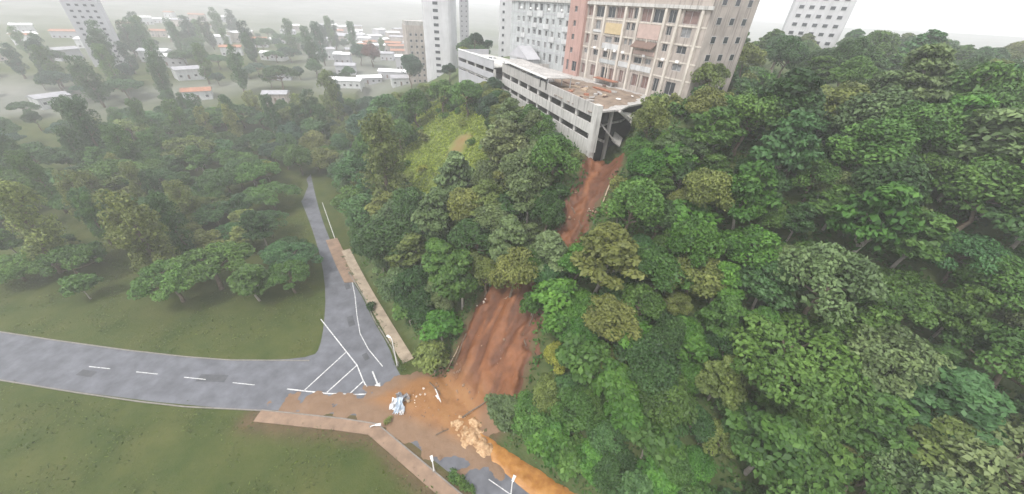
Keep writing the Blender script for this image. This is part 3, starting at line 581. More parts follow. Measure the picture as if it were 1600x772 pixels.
# --- tower blocks behind
def tower(name, label, cx, cy, rz, W, Dp, z0, z1, m, wins, rounded=1.2, sills=True):
    o = empty(name, (cx, cy, z0), rz); pts = []
    for qx, qy, a in ((-W / 2, 0, 180), (W / 2, 0, 270), (W / 2, Dp, 0), (-W / 2, Dp, 90)):
        sx, sy = (1 if qx < 0 else -1), (1 if qy == 0 else -1)
        for t in range(0, 91, 30):
            g = math.radians(a + t); pts.append((qx + sx * rounded + rounded * math.cos(g), qy + sy * rounded + rounded * math.sin(g)))
    MB().prism(pts, 0, z1 - z0).build('wall', M[m], o)
    MB().box(-W / 2 + rounded, W / 2 - rounded, rounded, Dp - rounded, z1 - z0 + .002, z1 - z0 + 2).build('roof_house', M['concrete'], o)
    for (x, z, w_, h_) in wins:
        wn = link(bpy.data.objects.new('window', MB().box(-w_ / 2 - .1, w_ / 2 + .1, -.12, -.002, -.1, h_ + .1).mesh('window', M['wht2'])), o); wn.location = (x, 0, z)
        link(bpy.data.objects.new('pane', MB().box(-w_ / 2, w_ / 2, -.128, -.121, 0, h_).mesh('pane', M['glass'])), wn)
    return tag(o, label, 'tower block')
tz0 = 19.0
tower('tower_block', 'slender white tower block with a single column of dark windows', -41.4, 195.2, math.radians(-6), 14.2, 12, tz0, 80, 'wht', [(0.0, 25.3 + 2.81 * i - tz0 - .5, 2.3, 1.15) for i in range(19)], 2.4)
tower('tower_block', 'thin grey tower block rising beyond the car park end', -43.5, 300, math.radians(8), 6.4, 9, 10, 96, 'towergrey', [(x, 20 + 3 * i, 1.0, 1.1) for i in range(24) for x in (-1.6, 1.6)], .3)
tower('tower_block', 'pale tower block directly behind the blue grey wing end', -8.6, 192, math.radians(3), 6.6, 8, 20, 84, 'wht', [(x, 10 + 3 * i, .9, 1.0) for i in range(17) for x in (-1.4,)], .3)
tower('tower_block', 'squat beige block half hidden behind the white tower', -59.5, 234, math.radians(24), 15, 13, 8, 45, 'beige', [(x, 8 + 3 * i, 1.1, 1.1) for i in range(9) for x in (-5, -2, 1, 4)], .3)
tower('tower_block', 'hazy white tower block beyond the wooded ridge', 118, 176, math.radians(-28), 20, 14, 38, 96, 'wht', [(x, 6 + 3 * i, 1.6, 1.1) for i in range(16) for x in (-7, -3.5, 0, 3.5, 7)], .4)
tower('tower_block', 'hazy grey tower block standing alone in the valley', -262, 246, math.radians(40), 16, 14, 8, 62, 'wht2', [(x, 6 + 3 * i, 1.4, 1.1) for i in range(15) for x in (-5, -1.7, 1.7, 5)], .4)

# --- houses in the valley
def house(loc, rz, L, W, Hh, roof, label, gable=1.2, wallm='palewall'):
    o = empty('house', loc, rz); MB().box(-L / 2, L / 2, -W / 2, W / 2, -3, Hh).build('wall', M[wallm], o)
    b = MB(); e = .5; b.v += [(-L / 2 - e, -W / 2 - e, Hh), (L / 2 + e, -W / 2 - e, Hh), (L / 2 + e, W / 2 + e, Hh), (-L / 2 - e, W / 2 + e, Hh), (-L / 2 - e, 0, Hh + gable), (L / 2 + e, 0, Hh + gable)]
    b.f += [(0, 1, 5, 4), (2, 3, 4, 5), (3, 0, 4), (1, 2, 5), (3, 2, 1, 0)]; b.build('roof', M[roof], o)
    for i in range(max(2, int(L / 3.2))):
        x = -L / 2 + (i + .5) * L / max(2, int(L / 3.2))
        if i == 1: MB().box(x - .5, x + .5, -W / 2 - .06, -W / 2 - .002, 0, 2.1).build('door', M['awning'], o)
        else:
            wn = MB().box(x - .7, x + .7, -W / 2 - .06, -W / 2 - .002, 1, 2.2).build('window', M['frame'], o); MB().box(x - .6, x + .6, -W / 2 - .07, -W / 2 - .061, 1.1, 2.1).build('pane', M['glass'], wn)
    return tag(o, label, 'house', 'houses in the valley')
HS = [(-82, 256, .05, 22, 8, 4.0, 'roofwhite', 'long house with a bright white roof nearest the white tower'), (-97, 246, .5, 14, 7, 3.5, 'roofwhite', 'white-roofed house set at an angle before the long white roof'),
      (-104, 228, .1, 18, 9, 4, 'roofwhite', 'broad low white-roofed house nearest the wooded hill'), (-88, 283, .2, 4.5, 4.5, 9, 'roofwhite', 'narrow upright white house rising above the long white roof'),
      (-118, 262, .3, 12, 9, 5, 'roofgrey', 'grey-roofed house behind the angled white roof'), (-136, 300, .2, 11, 8, 6, 'roofwhite', 'white house under the tree with red foliage'),
      (-112, 330, .1, 10, 8, 5, 'roofgrey', 'small pale house high in the haze behind the long white roof'), (-74, 262, .1, 10, 6, 3, 'rooftile', 'low tan house between long white roof and beige block'),
      (-150, 238, .4, 13, 9, 4, 'rooftile', 'clay-roofed house at the left valley edge beyond the road'), (-170, 196, .6, 12, 9, 4, 'rooftile', 'clay-roofed house standing nearest the branch road'), (-196, 226, .9, 14, 9, 5, 'roofgrey', 'grey-roofed house behind the nearest clay-roofed one'),
      (-186, 296, .2, 16, 9, 4, 'roofwhite', 'wide white-roofed house in the middle of the valley'), (-232, 180, 1.2, 12, 9, 4, 'roofgrey', 'lone grey-roofed house near the branch road end'), (-220, 300, .5, 13, 9, 6, 'rooftile', 'tall clay-roofed house near the grey valley tower'),
      (-290, 200, .9, 14, 10, 4, 'roofwhite', 'leftmost white-roofed house in the valley'), (-128, 196, .3, 11, 8, 4, 'roofgrey', 'small grey house close below the wooded spur')]
HF = []
hr = random.Random(12)
while len(HF) < 84:
    y = hr.uniform(235, 540); x = -y * hr.uniform(.21, .5) if len(HF) < 46 else hr.uniform(-460, -120)
    if all((x - a[0]) ** 2 + (y - a[1]) ** 2 > (215 if len(HF) < 46 else 330) for a in HS + HF): HF.append((x, y, hr.uniform(0, 1.5), hr.uniform(9, 17), hr.uniform(7, 10), hr.uniform(3, 8), hr.choice(['roofwhite', 'roofgrey', 'rooftile', 'roofwhite'])))
for rf, wd in (('roofwhite', 'white-roofed'), ('roofgrey', 'grey-roofed'), ('rooftile', 'clay-roofed')):
    for far_, ph in ((0, 'closest to the wooded hill in the valley'), (1, 'in the middle of the valley'), (2, 'far out in the valley haze')):
        for i, q in enumerate(sorted([q for q in HF if q[6] == rf and (q[1] > 310) + (q[1] > 420) == far_], key=lambda q: project((q[0], q[1], 16))[0])): HS.append((*q, f'{NUM[i % 24]} of the small {wd} houses {ph}'))
for x, y, rz, L, W, h, rf, lb in HS: house((x, y, tz(x, y)), rz, L, W, h, rf, lb, wallm=rnd.choice(['palewall', 'beige', 'wht2']))

# ------------------------------------------------------------------ lamps, debris, logs
def lamp(loc, h, label, tilt=(0, 0), aim=0.0, arm=1.3, z=None):
    o = empty('street_lamp', (loc[0], loc[1], .03 if z is None else z), aim); o.rotation_euler = (tilt[0], tilt[1], aim)
    MB().tube([(0, 0, -.3), (0, 0, .4), (0, 0, h * .6), (0, 0, h - .5), (arm * .12, 0, h - .15), (arm * .45, 0, h + .05), (arm, 0, h + .1)], [.13, .11, .09, .075, .07, .06, .055], 8).build('pole', M['whitepaint'], o, True)
    b = MB(); b.v += [(arm - .1, -.16, h + .02), (arm + .75, -.22, h + .05), (arm + .75, .22, h + .05), (arm - .1, .16, h + .02), (arm, -.1, h + .22), (arm + .6, -.14, h + .2), (arm + .6, .14, h + .2), (arm, .1, h + .22)]
    b.f += [(3, 2, 1, 0), (4, 5, 6, 7), (0, 1, 5, 4), (1, 2, 6, 5), (2, 3, 7, 6), (3, 0, 4, 7)]; hd = b.build('lamp_head', M['whitepaint'], o)
    MB().box(arm + .05, arm + .6, -.13, .13, h - .02, h + .03).build('lens', M['glass2'], hd)
    MB().box(-.22, .22, -.22, .22, -.1, .12).build('base_plate', M['kerb'], o)
    return tag(o, label, 'street lamp', 'street lamps along the road')
lamp((-20.4, 42.9), 7.6, 'straight white lamp post on the grass beside the beige path', aim=2.6, arm=.5)
lamp((-12.2, 38.4), 5.4, 'white lamp post toppled over by the mud fan', tilt=(-.5, -1.0), aim=2.6, arm=1.0, z=.3)
lamp((-9.6, 25.0), 2.6, 'short white lamp by the sidewalk shrubs', aim=2.0, arm=.25)
lamp((-21.2, 31.0), 2.2, 'white lamp bent at the sidewalk corner by the lawn', tilt=(.5, .3), aim=.4, arm=.5)
lamp((1.9, 22.0), 5.0, 'white lamp post by the flooded gutter in the lower road', aim=1.2, arm=.2)
def crumple(name, parent, L, W, loc, rot, m, seed):
    r = random.Random(seed); b = MB(); n = 7; P = {}
    for i in range(n + 1):
        for j in range(n + 1): P[i, j] = (L * (i / n - .5) + r.uniform(-.05, .05), W * (j / n - .5) + r.uniform(-.05, .05), .28 * math.sin(i * 1.7 + seed) * math.cos(j * 1.1 + seed * .7) + r.uniform(-.1, .1))
    b.v = [P[i, j] for i in range(n + 1) for j in range(n + 1)]
    for i in range(n):
        for j in range(n): q = i * (n + 1) + j; b.f.append((q, q + 1, q + n + 2, q + n + 1))
    o = b.build(name, M[m], parent); o.location = loc; o.rotation_euler = rot
    md = o.modifiers.new('thick', 'SOLIDIFY'); md.thickness = .03; return o
wr = empty('sheet_metal_wreck', (-17.6, 34.9, .1)); tag(wr, 'crumpled heap of white and pale blue sheet metal on the muddy road', 'wreckage')
for i, (L, W, l, r_, m_) in enumerate([(1.5, 1.9, (-.6, -.3, .9), (.9, .5, .3), 'sheetwhite'), (1.2, 2.4, (.3, -.4, .9), (.8, -.3, .1), 'sheetblue'), (1.2, 1.6, (.0, .8, 1.0), (1.1, .2, -.3), 'sheetgrey'), (1.6, 1.0, (.7, 1.0, .7), (.5, -.6, .5), 'sheetgrey'), (.8, 1.9, (-.1, -.9, .6), (.7, .1, -.2), 'sheetblue'), (.9, 1.0, (1.2, .8, .5), (.3, .7, 1.2), 'wood'), (1.0, 1.2, (-.4, 1.5, .5), (.4, .3, .9), 'sheetgrey'), (.7, .8, (.8, -1.4, .4), (.6, .1, .2), 'sheetwhite')]):
    crumple('metal_sheet', wr, L, W, l, r_, m_, i + 1)
def log(a, b, r, label, m='wood', branches=3):
    A, B = Vector(a), Vector(b); o = empty('fallen_trunk', a); d = B - A; r_ = random.Random(int(a[0] * 31 + a[1] * 7) & 999)
    MB().tube([Vector((0, 0, 0)), d * .35 + Vector((0, 0, .12)), d * .7 + Vector((.1, 0, .05)), d], [r, r * .9, r * .75, r * .5], 7).build('stem', M[m], o, True)
    for i in range(branches):
        p = d * (.3 + .2 * i); q = p + Vector((r_.uniform(-1, 1), r_.uniform(-1, 1), r_.uniform(.2, .8))); MB().tube([p, (p + q) / 2, q], [r * .4, r * .3, r * .12], 5).build('branch', M[m], o, True)
    return tag(o, label, 'fallen trunk', 'trunks carried down by the slide')
def gz(x, y, dz=.3): return (x, y, tz(x, y) + dz)
log(gz(-6.6, 33.2, .55), gz(-2.6, 35.3, .5), .13, 'dark thin trunk lying across the mud above the foam', 'bark', 2)
log(gz(-1.6, 48.4, .7), gz(1.2, 50.2, .8), .11, 'pale bare trunk at the head of the lower mud scar', 'wood', 2)
log(gz(17.0, 60.6, .4), gz(15.4, 57.6, .4), .14, 'pale trunk lying at the right edge of upper red scar', 'wood', 1)
log(gz(-10.5, 41.6, .5), gz(-8.8, 44.6, .6), .11, 'thin pale trunk at the left edge of the lower mud scar', 'wood', 2)
log(gz(3.4, 41.0, .6), gz(2.0, 44.0, .6), .14, 'dark trunk half buried at the right side of lower mud scar', 'bark', 2)
def rubble(c, n, rad, size, label, m, seed):
    r = random.Random(seed); o = empty('rubble_heap', gz(c[0], c[1], 0)); z0 = o.location.z
    for i in range(n):
        x, y = r.gauss(0, rad), r.gauss(0, rad); s = size * r.uniform(.5, 1.3); b = bmesh.new(); bmesh.ops.create_icosphere(b, subdivisions=1, radius=s)
        for v in b.verts: v.co = Vector((v.co.x * r.uniform(.7, 1.2), v.co.y * r.uniform(.7, 1.2), v.co.z * r.uniform(.5, .9)))
        me = bpy.data.meshes.new('stone'); b.to_mesh(me); b.free(); me.materials.append(M[m]); q = link(bpy.data.objects.new('stone', me), o)
        q.location = (x, y, tz(c[0] + x, c[1] + y) - z0 + .35 + s * .3); q.rotation_euler = (r.uniform(0, 3), r.uniform(0, 3), r.uniform(0, 3))
    return tag(o, label, 'rubble', 'rubble on the slide')
rubble((-5.0, 50.2), 9, .4, .18, 'pale rubble at the top left of the lower mud scar', 'rock', 1)
rubble((-9.9, 47.6), 7, .4, .18, 'pale rubble beside bushes at lower scar left edge', 'rock', 2)
rubble((15.2, 61.6), 5, .35, .17, 'pale rubble on the upper red scar below the garage', 'rock', 3)
rubble((13.6, 58.2), 4, .3, .15, 'white rubble lower down the upper red scar', 'rock', 4)
rubble((17.6, 69.5), 12, 1.0, .3, 'broken concrete under the collapsed garage corner', 'concrete', 5)
rubble((-15.5, 36.8), 10, .8, .2, 'small stones in the mud beside the sheet metal heap', 'rock', 6)
rubble((-7.5, 36.5), 14, 2.2, .22, 'clods scattered over the middle of the mud fan', 'soil', 7)
rubble((-2.5, 43.0), 16, 2.6, .3, 'dark clods scattered down the lower mud scar', 'soil', 8)
rubble((12.8, 58.5), 12, 1.8, .3, 'dark clods scattered down the upper red scar', 'soil', 9)

log(gz(5.2, 47.2, .5), gz(3.6, 43.6, .5), .12, 'bare trunk hanging over right edge of the lower mud scar', 'bark', 4)
log(gz(-7.6, 46.2, .5), gz(-9.2, 42.6, .5), .12, 'dark trunk along the left bank of the lower mud scar', 'bark', 4)
log(gz(-13.5, 39.5, .5), gz(-11.0, 37.2, .5), .1, 'thin dark trunk in the mud near the toppled lamp', 'bark', 4)
log(gz(-2.4, 38.6, .5), gz(-.2, 36.8, .5), .12, 'short brown trunk at the foot of the lower mud scar', 'bark', 4)
log(gz(10.6, 59.4, .5), gz(12.2, 56.0, .5), .1, 'thin trunk along the left edge of upper red scar', 'bark', 3)
log(gz(-10.4, 30.2, .3), gz(-8.2, 31.4, .3), .09, 'thin branch lying on the muddy road before the foam', 'bark', 4)
rubble((-13.0, 34.0), 22, 1.8, .14, 'small clods over the mud between wreck and foam', 'soil', 17)
rubble((-9.0, 40.0), 18, 1.5, .2, 'brown clods along the left foot of the lower scar', 'soil', 18)

# ------------------------------------------------------------------ trees and plants
TONE = {'mid': (.064, .138, .026), 'dark': (.038, .09, .023), 'olive': (.13, .165, .042), 'grey': (.105, .155, .058), 'pale': (.15, .20, .082), 'bright': (.058, .155, .022),
        'yellow': (.20, .235, .036), 'teal': (.05, .12, .036), 'blue': (.048, .098, .056), 'darkolive': (.10, .122, .036), 'red': (.17, .075, .058)}
TWORD = {'mid': 'mid green', 'dark': 'dark green', 'olive': 'olive', 'grey': 'grey green', 'pale': 'pale green', 'bright': 'bright green', 'yellow': 'yellow green', 'teal': 'bluish green', 'blue': 'dusky green', 'darkolive': 'dark olive', 'red': 'red leaved'}
def leaf_mesh(name, P, N, S, tint, aspect=.62, fold=.18, material='leaf', seed=0):
    """one folded kite per leaf spray: P centres, N normals, S lengths"""
    g = np.random.default_rng(seed); n = len(P); N = N / np.linalg.norm(N, axis=1, keepdims=True)
    a = g.normal(size=(n, 3)); a -= (a * N).sum(1, keepdims=True) * N; a /= np.linalg.norm(a, axis=1, keepdims=True) + 1e-9
    a[:, 2] -= .25; b = np.cross(N, a); b /= np.linalg.norm(b, axis=1, keepdims=True) + 1e-9
    h = S[:, None] * .5; wv = h * aspect * g.uniform(.8, 1.25, (n, 1)); lift = N * h * fold
    V = np.stack([P - a * h, P + b * wv + lift + a * h * .1, P + a * h * 1.05, P - b * wv + lift + a * h * .1], 1).reshape(-1, 3)
    me = bpy.data.meshes.new(name); me.vertices.add(4 * n); me.vertices.foreach_set('co', V.reshape(-1).astype('f'))
    me.loops.add(4 * n); me.loops.foreach_set('vertex_index', np.arange(4 * n, dtype='i'))
    me.polygons.add(n); me.polygons.foreach_set('loop_start', np.arange(0, 4 * n, 4, dtype='i')); me.update(calc_edges=True)
    at = me.attributes.new('tint', 'FLOAT', 'POINT'); at.data.foreach_set('value', np.repeat(np.clip(tint, 0, 1), 4).astype('f'))
    me.materials.append(M[material]); return me
def crown(kind, seed):
    g = np.random.default_rng(seed); P = []; N = []; S = []; Tn = []; tips = []
    def lobe(c, r, n, size, flat=.75, upb=.6, jit=.45):
        d = g.normal(size=(n, 3)); d[:, 2] += .45; d /= np.linalg.norm(d, axis=1, keepdims=True)
        rad = r * g.uniform(.55, 1.08, (n, 1)) ** .6; p = np.array(c) + d * rad * np.array([1, 1, flat])
        nn = d * (1 - upb) + np.array([0, 0, upb]) + g.normal(size=(n, 3)) * jit
        P.append(p); N.append(nn); S.append(size * g.uniform(.65, 1.3, n)); Tn.append(np.clip(g.normal(g.uniform(.25, .75), .13, n), 0, 1))
    if kind == 'dome':
        for i in range(34):
            th = g.uniform(0, 2 * math.pi); cz = g.uniform(-.35, 1) ; rr = math.sqrt(max(0, 1 - cz * cz)) * g.uniform(.55, 1.0)
            c = (3.0 * rr * math.cos(th), 3.0 * rr * math.sin(th), 5.0 + 2.3 * cz * g.uniform(.7, 1.1)); r = g.uniform(.8, 1.45); lobe(c, r, int(150 * r * r) + 40, .35); tips.append(c)
        lobe((0, 0, 4.9), 2.4, 160, .6, .9)
    elif kind == 'spread':
        for i in range(52):
            th = g.uniform(0, 2 * math.pi); rr = math.sqrt(g.uniform(0, 1)); c = (4.9 * rr * math.cos(th) * g.uniform(.8, 1.1), 4.9 * rr * math.sin(th), 6.6 - 1.9 * rr * rr + g.uniform(-.5, .5)); r = g.uniform(.7, 1.4); lobe(c, r, int(110 * r * r) + 26, .4, .55, .6); tips.append(c)
    elif kind == 'tier':
        for i in range(46):
            th = g.uniform(0, 2 * math.pi); lev = g.uniform(0, 1); R = (1 - lev) ** .55 * 3.5 * g.uniform(.35, 1.05); c = (R * math.cos(th), R * math.sin(th), 3.8 + lev * 4.6 + g.uniform(-.3, .3)); r = g.uniform(.75, 1.35)
            lobe(c, r, int(100 * r * r) + 26, .52, .34, .72, .34); tips.append(c)
        lobe((0, 0, 5.0), 2.2, 200, .7, 1.1)
    elif kind == 'tall':
        for i in range(62):
            lev = g.uniform(0, 1); th = g.uniform(0, 2 * math.pi); R = 2.6 * math.sqrt(max(0, math.sin(math.pi * min(1, .12 + .8 * lev)))) * g.uniform(.35, 1)
            c = (R * math.cos(th), R * math.sin(th), 2.4 + lev * 12); r = g.uniform(.6, 1.05); lobe(c, r, int(120 * r * r) + 26, .36, 1.35, .15, .5); tips.append(c)
        for z in (4, 6.5, 9, 11.5): lobe((0, 0, z), 1.4, 80, .6, 1)
    elif kind == 'big':
        for i in range(24):
            th = g.uniform(0, 2 * math.pi); cz = g.uniform(-.4, 1); rr = math.sqrt(max(0, 1 - cz * cz)) * g.uniform(.5, 1.05)
            c = (2.2 * rr * math.cos(th), 2.2 * rr * math.sin(th), 3.6 + 1.8 * cz); r = g.uniform(.6, 1.15); lobe(c, r, int(70 * r * r) + 24, .58, .6, .62, .35); tips.append(c)
        lobe((0, 0, 3.3), 1.6, 80, .7, .9)
    else:
        for i in range(11):
            th = g.uniform(0, 2 * math.pi); R = g.uniform(0, 1.05); c = (R * math.cos(th), R * math.sin(th), 1.0 + g.uniform(-.35, .55)); r = g.uniform(.45, .75); lobe(c, r, int(90 * r * r) + 16, .36, .8); tips.append(c)
    return leaf_mesh('crown', np.concatenate(P), np.concatenate(N), np.concatenate(S), np.concatenate(Tn), seed=seed), tips
def trunk(kind, tips, seed):
    r = random.Random(seed); b = MB(); hh = {'spread': 5.0, 'dome': 4.6, 'tier': 6.4, 'tall': 12, 'big': 3.2, 'bush': .7}[kind]; r0_ = {'spread': .3, 'dome': .24, 'tier': .2, 'tall': .3, 'big': .13, 'bush': .06}[kind]
    ax_ = [Vector((r.uniform(-.12, .12) * i, r.uniform(-.12, .12) * i, -1.5 + (hh + 1.5) * i / 5)) for i in range(6)]; b.tube(ax_, [r0_ * (1.25 - .17 * i) for i in range(6)], 8)
    for c in r.sample(tips, min(len(tips), 14 if kind != 'bush' else 5)):
        c = Vector(c); z0 = min(hh * .95, max(hh * .35, c.z - 1.6)); i = (z0 + 1.5) / (hh + 1.5) * 5; k_ = min(4, int(i)); p = ax_[k_].lerp(ax_[k_ + 1], i - k_)
        b.tube([p, p.lerp(c, .5) + Vector((0, 0, -.1)), c], [r0_ * .42, r0_ * .28, r0_ * .1], 5, cap=False)
    return b.mesh('trunk', M['palebark'] if kind in ('tier', 'big') else M['bark'], True)
NVAR = {'spread': 3, 'dome': 6, 'tier': 3, 'tall': 2, 'big': 3, 'bush': 3}
PROTO = {}
for kd, nv in NVAR.items():
    for v_ in range(nv):
        me, tips = crown(kd, 100 * len(kd) + 17 * v_ + 3); PROTO[kd, v_] = (me, trunk(kd, tips, v_ + 5))
NATR = {'spread': (5.6, 5.8), 'dome': (4, 5.2), 'tier': (4.2, 6.0), 'tall': (3.0, 8.0), 'big': (3.0, 3.8), 'bush': (1.6, 1.2)}
KNAME = {'spread': 'spreading_tree', 'dome': 'broadleaf_tree', 'tier': 'layered_tree', 'tall': 'tall_tree', 'big': 'large_leaved_tree', 'bush': 'shrub'}
KWORD = {'spread': 'wide spreading trees', 'dome': 'round-crowned trees', 'tier': 'layered trees', 'tall': 'tall narrow trees', 'big': 'large-leaved trees', 'bush': 'low shrubs'}
TREES = []
def plant(kd, tone, x, y, sc, label=None, z=None, var=None):
    r = rnd; v_ = r.randrange(NVAR[kd]) if var is None else var; me, tr = PROTO[kd, v_]
    o = empty(KNAME[kd], (x, y, (tz(x, y) if z is None else z) - .15), r.uniform(0, 6.28)); sz = sc * r.uniform(.9, 1.12); o.scale = (sc * r.uniform(.85, 1.2), sc * r.uniform(.85, 1.2), sz)
    o.rotation_euler = (r.uniform(-.08, .08), r.uniform(-.08, .08), o.rotation_euler.z)
    c = link(bpy.data.objects.new('crown', me), o); t = link(bpy.data.objects.new('trunk', tr), o)
    f = r.uniform(.8, 1.22); h = r.uniform(.9, 1.12); q = TONE[tone]; c.color = (q[0] * f * h, q[1] * f, q[2] * f, 1)
    hc = NATR[kd][1] * sz; u, v = project((x, y, o.location.z + hc)); TREES.append([o, kd, tone, u, v, label, sc * NATR[kd][0]]); return o
HAND = [('tall', 'darkolive', -33.4, 84.5, 1.42), ('dome', 'mid', -49.2, 113.4, 1.37), ('tier', 'grey', -14.9, 64.0, 1.33), ('tier', 'pale', -2.7, 75.1, 1.35), ('dome', 'mid', 6.4, 64.0, 1.12), ('dome', 'blue', -7.8, 94.9, 0.9), ('dome', 'blue', -8.1, 113.6, 0.71), ('tier', 'grey', -12.8, 74.1, 1.29), ('tier', 'grey', 2.5, 61.0, 1.08), ('tier', 'olive', 14.3, 45.4, 1.27), ('tier', 'pale', 6.7, 50.5, 0.88), ('tier', 'grey', -1.2, 54.4, 1.16), ('tier', 'mid', -14.4, 57.3, 1.16), ('dome', 'olive', -9.1, 65.4, 1.13), ('dome', 'dark', -25.8, 65.8, 1.44), ('dome', 'olive', 0.3, 48.6, 1.11), ('tier', 'mid', -8.8, 50.8, 1.12), ('dome', 'dark', -18.8, 54.1, 1.22), ('big', 'bright', -12.3, 46.6, 1.12), ('big', 'olive', -13.2, 41.9, 1.01), ('dome', 'olive', 23.0, 65.0, 0.82), ('dome', 'bright', 21.6, 57.8, 0.78), ('dome', 'mid', 18.5, 51.1, 1.17), ('dome', 'mid', 22.2, 43.3, 0.97), ('dome', 'dark', 22.3, 49.6, 1.0), ('tier', 'teal', 7.5, 46.8, 0.71), ('big', 'bright', 8.8, 40.4, 1.15), ('dome', 'olive', 15.5, 38.9, 0.97), ('big', 'mid', 11.8, 35.7, 1.16), ('big', 'bright', 16.0, 32.0, 1.11), ('dome', 'yellow', 8.1, 36.7, 0.55), ('dome', 'dark', 20.2, 33.9, 0.96), ('tier', 'grey', 0.5, 31.0, 0.75), ('big', 'bright', 6.4, 27.7, 1.01), ('dome', 'mid', 10.7, 30.3, 0.84), ('big', 'bright', 16.9, 28.6, 1.08), ('big', 'mid', 20.1, 25.9, 1.15), ('big', 'mid', 10.5, 26.0, 0.8), ('dome', 'dark', 15.3, 24.1, 0.79), ('big', 'bright', 20.5, 22.5, 1.01), ('dome', 'mid', -15.8, 111.8, 1.13), ('dome', 'mid', -26.1, 124.7, 1.26), ('dome', 'mid', -35.4, 126.7, 1.52), ('dome', 'teal', -52.0, 143.1, 1.7), ('dome', 'blue', -61.1, 142.1, 1.7), ('dome', 'mid', -37.4, 112.2, 1.21), ('dome', 'blue', -29.7, 159.9, 0.78), ('dome', 'dark', 6.0, 57.0, 0.87), ('tier', 'olive', -5.1, 65.0, 0.93), ('dome', 'dark', -24.8, 74.1, 1.22), ('dome', 'teal', -39.6, 83.6, 1.29), ('dome', 'dark', -32.4, 70.6, 1.08), ('dome', 'blue', -61.3, 213.4, 1.7), ('dome', 'blue', -69.8, 267.8, 1.7), ('dome', 'red', -109.8, 288.8, 1.62), ('dome', 'blue', -120.2, 293.7, 1.41), ('dome', 'dark', -15.4, 64.9, 0.7), ('dome', 'dark', -7.2, 57.6, 1.11), ('big', 'mid', 4.3, 45.4, 0.73), ('dome', 'mid', 19.7, 40.0, 0.86), ('dome', 'mid', 22.2, 29.8, 0.88), ('dome', 'dark', -16.6, 49.0, 0.75), ('big', 'mid', -20.1, 52.3, 0.96), ('dome', 'olive', -4.6, 51.6, 0.8), ('dome', 'mid', 4.4, 49.8, 0.8)]
for kd, tn, x, y, sc in HAND: plant(kd, tn, x, y, sc * 1.2)
# trees on and behind the deck
plant('dome', 'blue', -18.5, 152, .95, 'dusky green tree rising behind the far end of the parking block', 41.5); plant('dome', 'blue', -13.5, 154, .6, 'small dusky tree on the deck beside the pale tower', 41.9); plant('bush', 'yellow', -21.5, 146, 1.2, 'yellow green shrub on the far corner of the parking block deck', 41.9)
plant('bush', 'dark', -30.6, 57.4, .95, 'dark round shrub in the grass strip beside the beige path', .05)
for i, (x, y, s) in enumerate(((-6.4, 24.0, .8), (-5.0, 23.2, .75), (-3.9, 22.7, .6), (-18.6, 32.0, .55))):
    plant('bush', 'mid' if i < 3 else 'olive', x, y, s, ['green shrub nearest the short lamp on the sidewalk edge', 'green shrub in the middle of the sidewalk edge planting', 'smallest green shrub at the lower end of sidewalk edge planting', 'muddy green shrub under the sheet metal heap'][i], .1)
for i, (x, y, s, tn) in enumerate(((-30, 112, 1.5, 'olive'), (-24, 118, 1.3, 'mid'), (-36, 120, 1.7, 'yellow'), (-20, 88, 1.3, 'olive'), (-12.5, 95, 1.2, 'mid'), (-27, 97, 1.2, 'yellow'), (-34, 104, 1.5, 'mid'), (-17, 108, 1.3, 'yellow'))):
    plant('bush', tn, x, y, s, ['olive shrub in the upper middle of the grassy clearing', 'green shrub at the top of the grassy clearing', 'yellow green shrub at the top left of the grassy clearing', 'olive shrub at the foot of the grassy clearing', 'green shrub at the right side of the grassy clearing', 'yellow green shrub below the bare patch of the clearing', 'green shrub at the left side of the grassy clearing', 'yellow green shrub above the bare patch of the clearing'][i])
# forest fill: seeded scatter that keeps clear of what the photograph shows open
CLEAR = [np.array(p, float) for p in (
    [(742, 476), (842, 484), (834, 580), (806, 615), (696, 602), (722, 520)], [(915, 258), (964, 258), (945, 312), (916, 366), (888, 372), (893, 300)],
    [(716, 80), (925, 165), (944, 190), (958, 250), (920, 262), (915, 214), (850, 168), (800, 138), (716, 106)], [(0, 460), (575, 450), (645, 545), (622, 600), (720, 640), (900, 775), (0, 775)],
    [(930, 160), (988, 166), (974, 215), (964, 262), (928, 264)], [(556, 405), (570, 405), (648, 545), (635, 552), (575, 455)], [(800, 0), (1030, 0), (1036, 118), (1000, 150), (940, 165), (800, 95)], [(654, -20), (706, -20), (702, 122), (662, 122)], [(634, 232), (690, 182), (748, 184), (744, 270), (705, 286), (672, 315), (652, 300)], [(556, 100), (650, 100), (650, 140), (556, 150)])]
def pip(u, v, P):
    c = False; n = len(P)
    for i in range(n):
        x0, y0 = P[i]; x1, y1 = P[i - 1]
        if (y0 > v) != (y1 > v) and u < (x1 - x0) * (v - y0) / (y1 - y0) + x0: c = not c
    return c
CLEAR = [[tuple(map(float, q)) for q in P] for P in CLEAR]
def covers(x, y, z, R, hc):
    for dx_, dz_ in ((0, 0), (.8, 0), (-.8, 0), (0, .75), (0, -.6), (.55, .5), (-.55, .5)):
        u, v = project((x + dx_ * R, y, z + hc + dz_ * R))
        if any(pip(u, v, P) for P in CLEAR): return True
    return False
pts = [(t[0].location.x, t[0].location.y, t[6]) for t in TREES]
fr = random.Random(21)
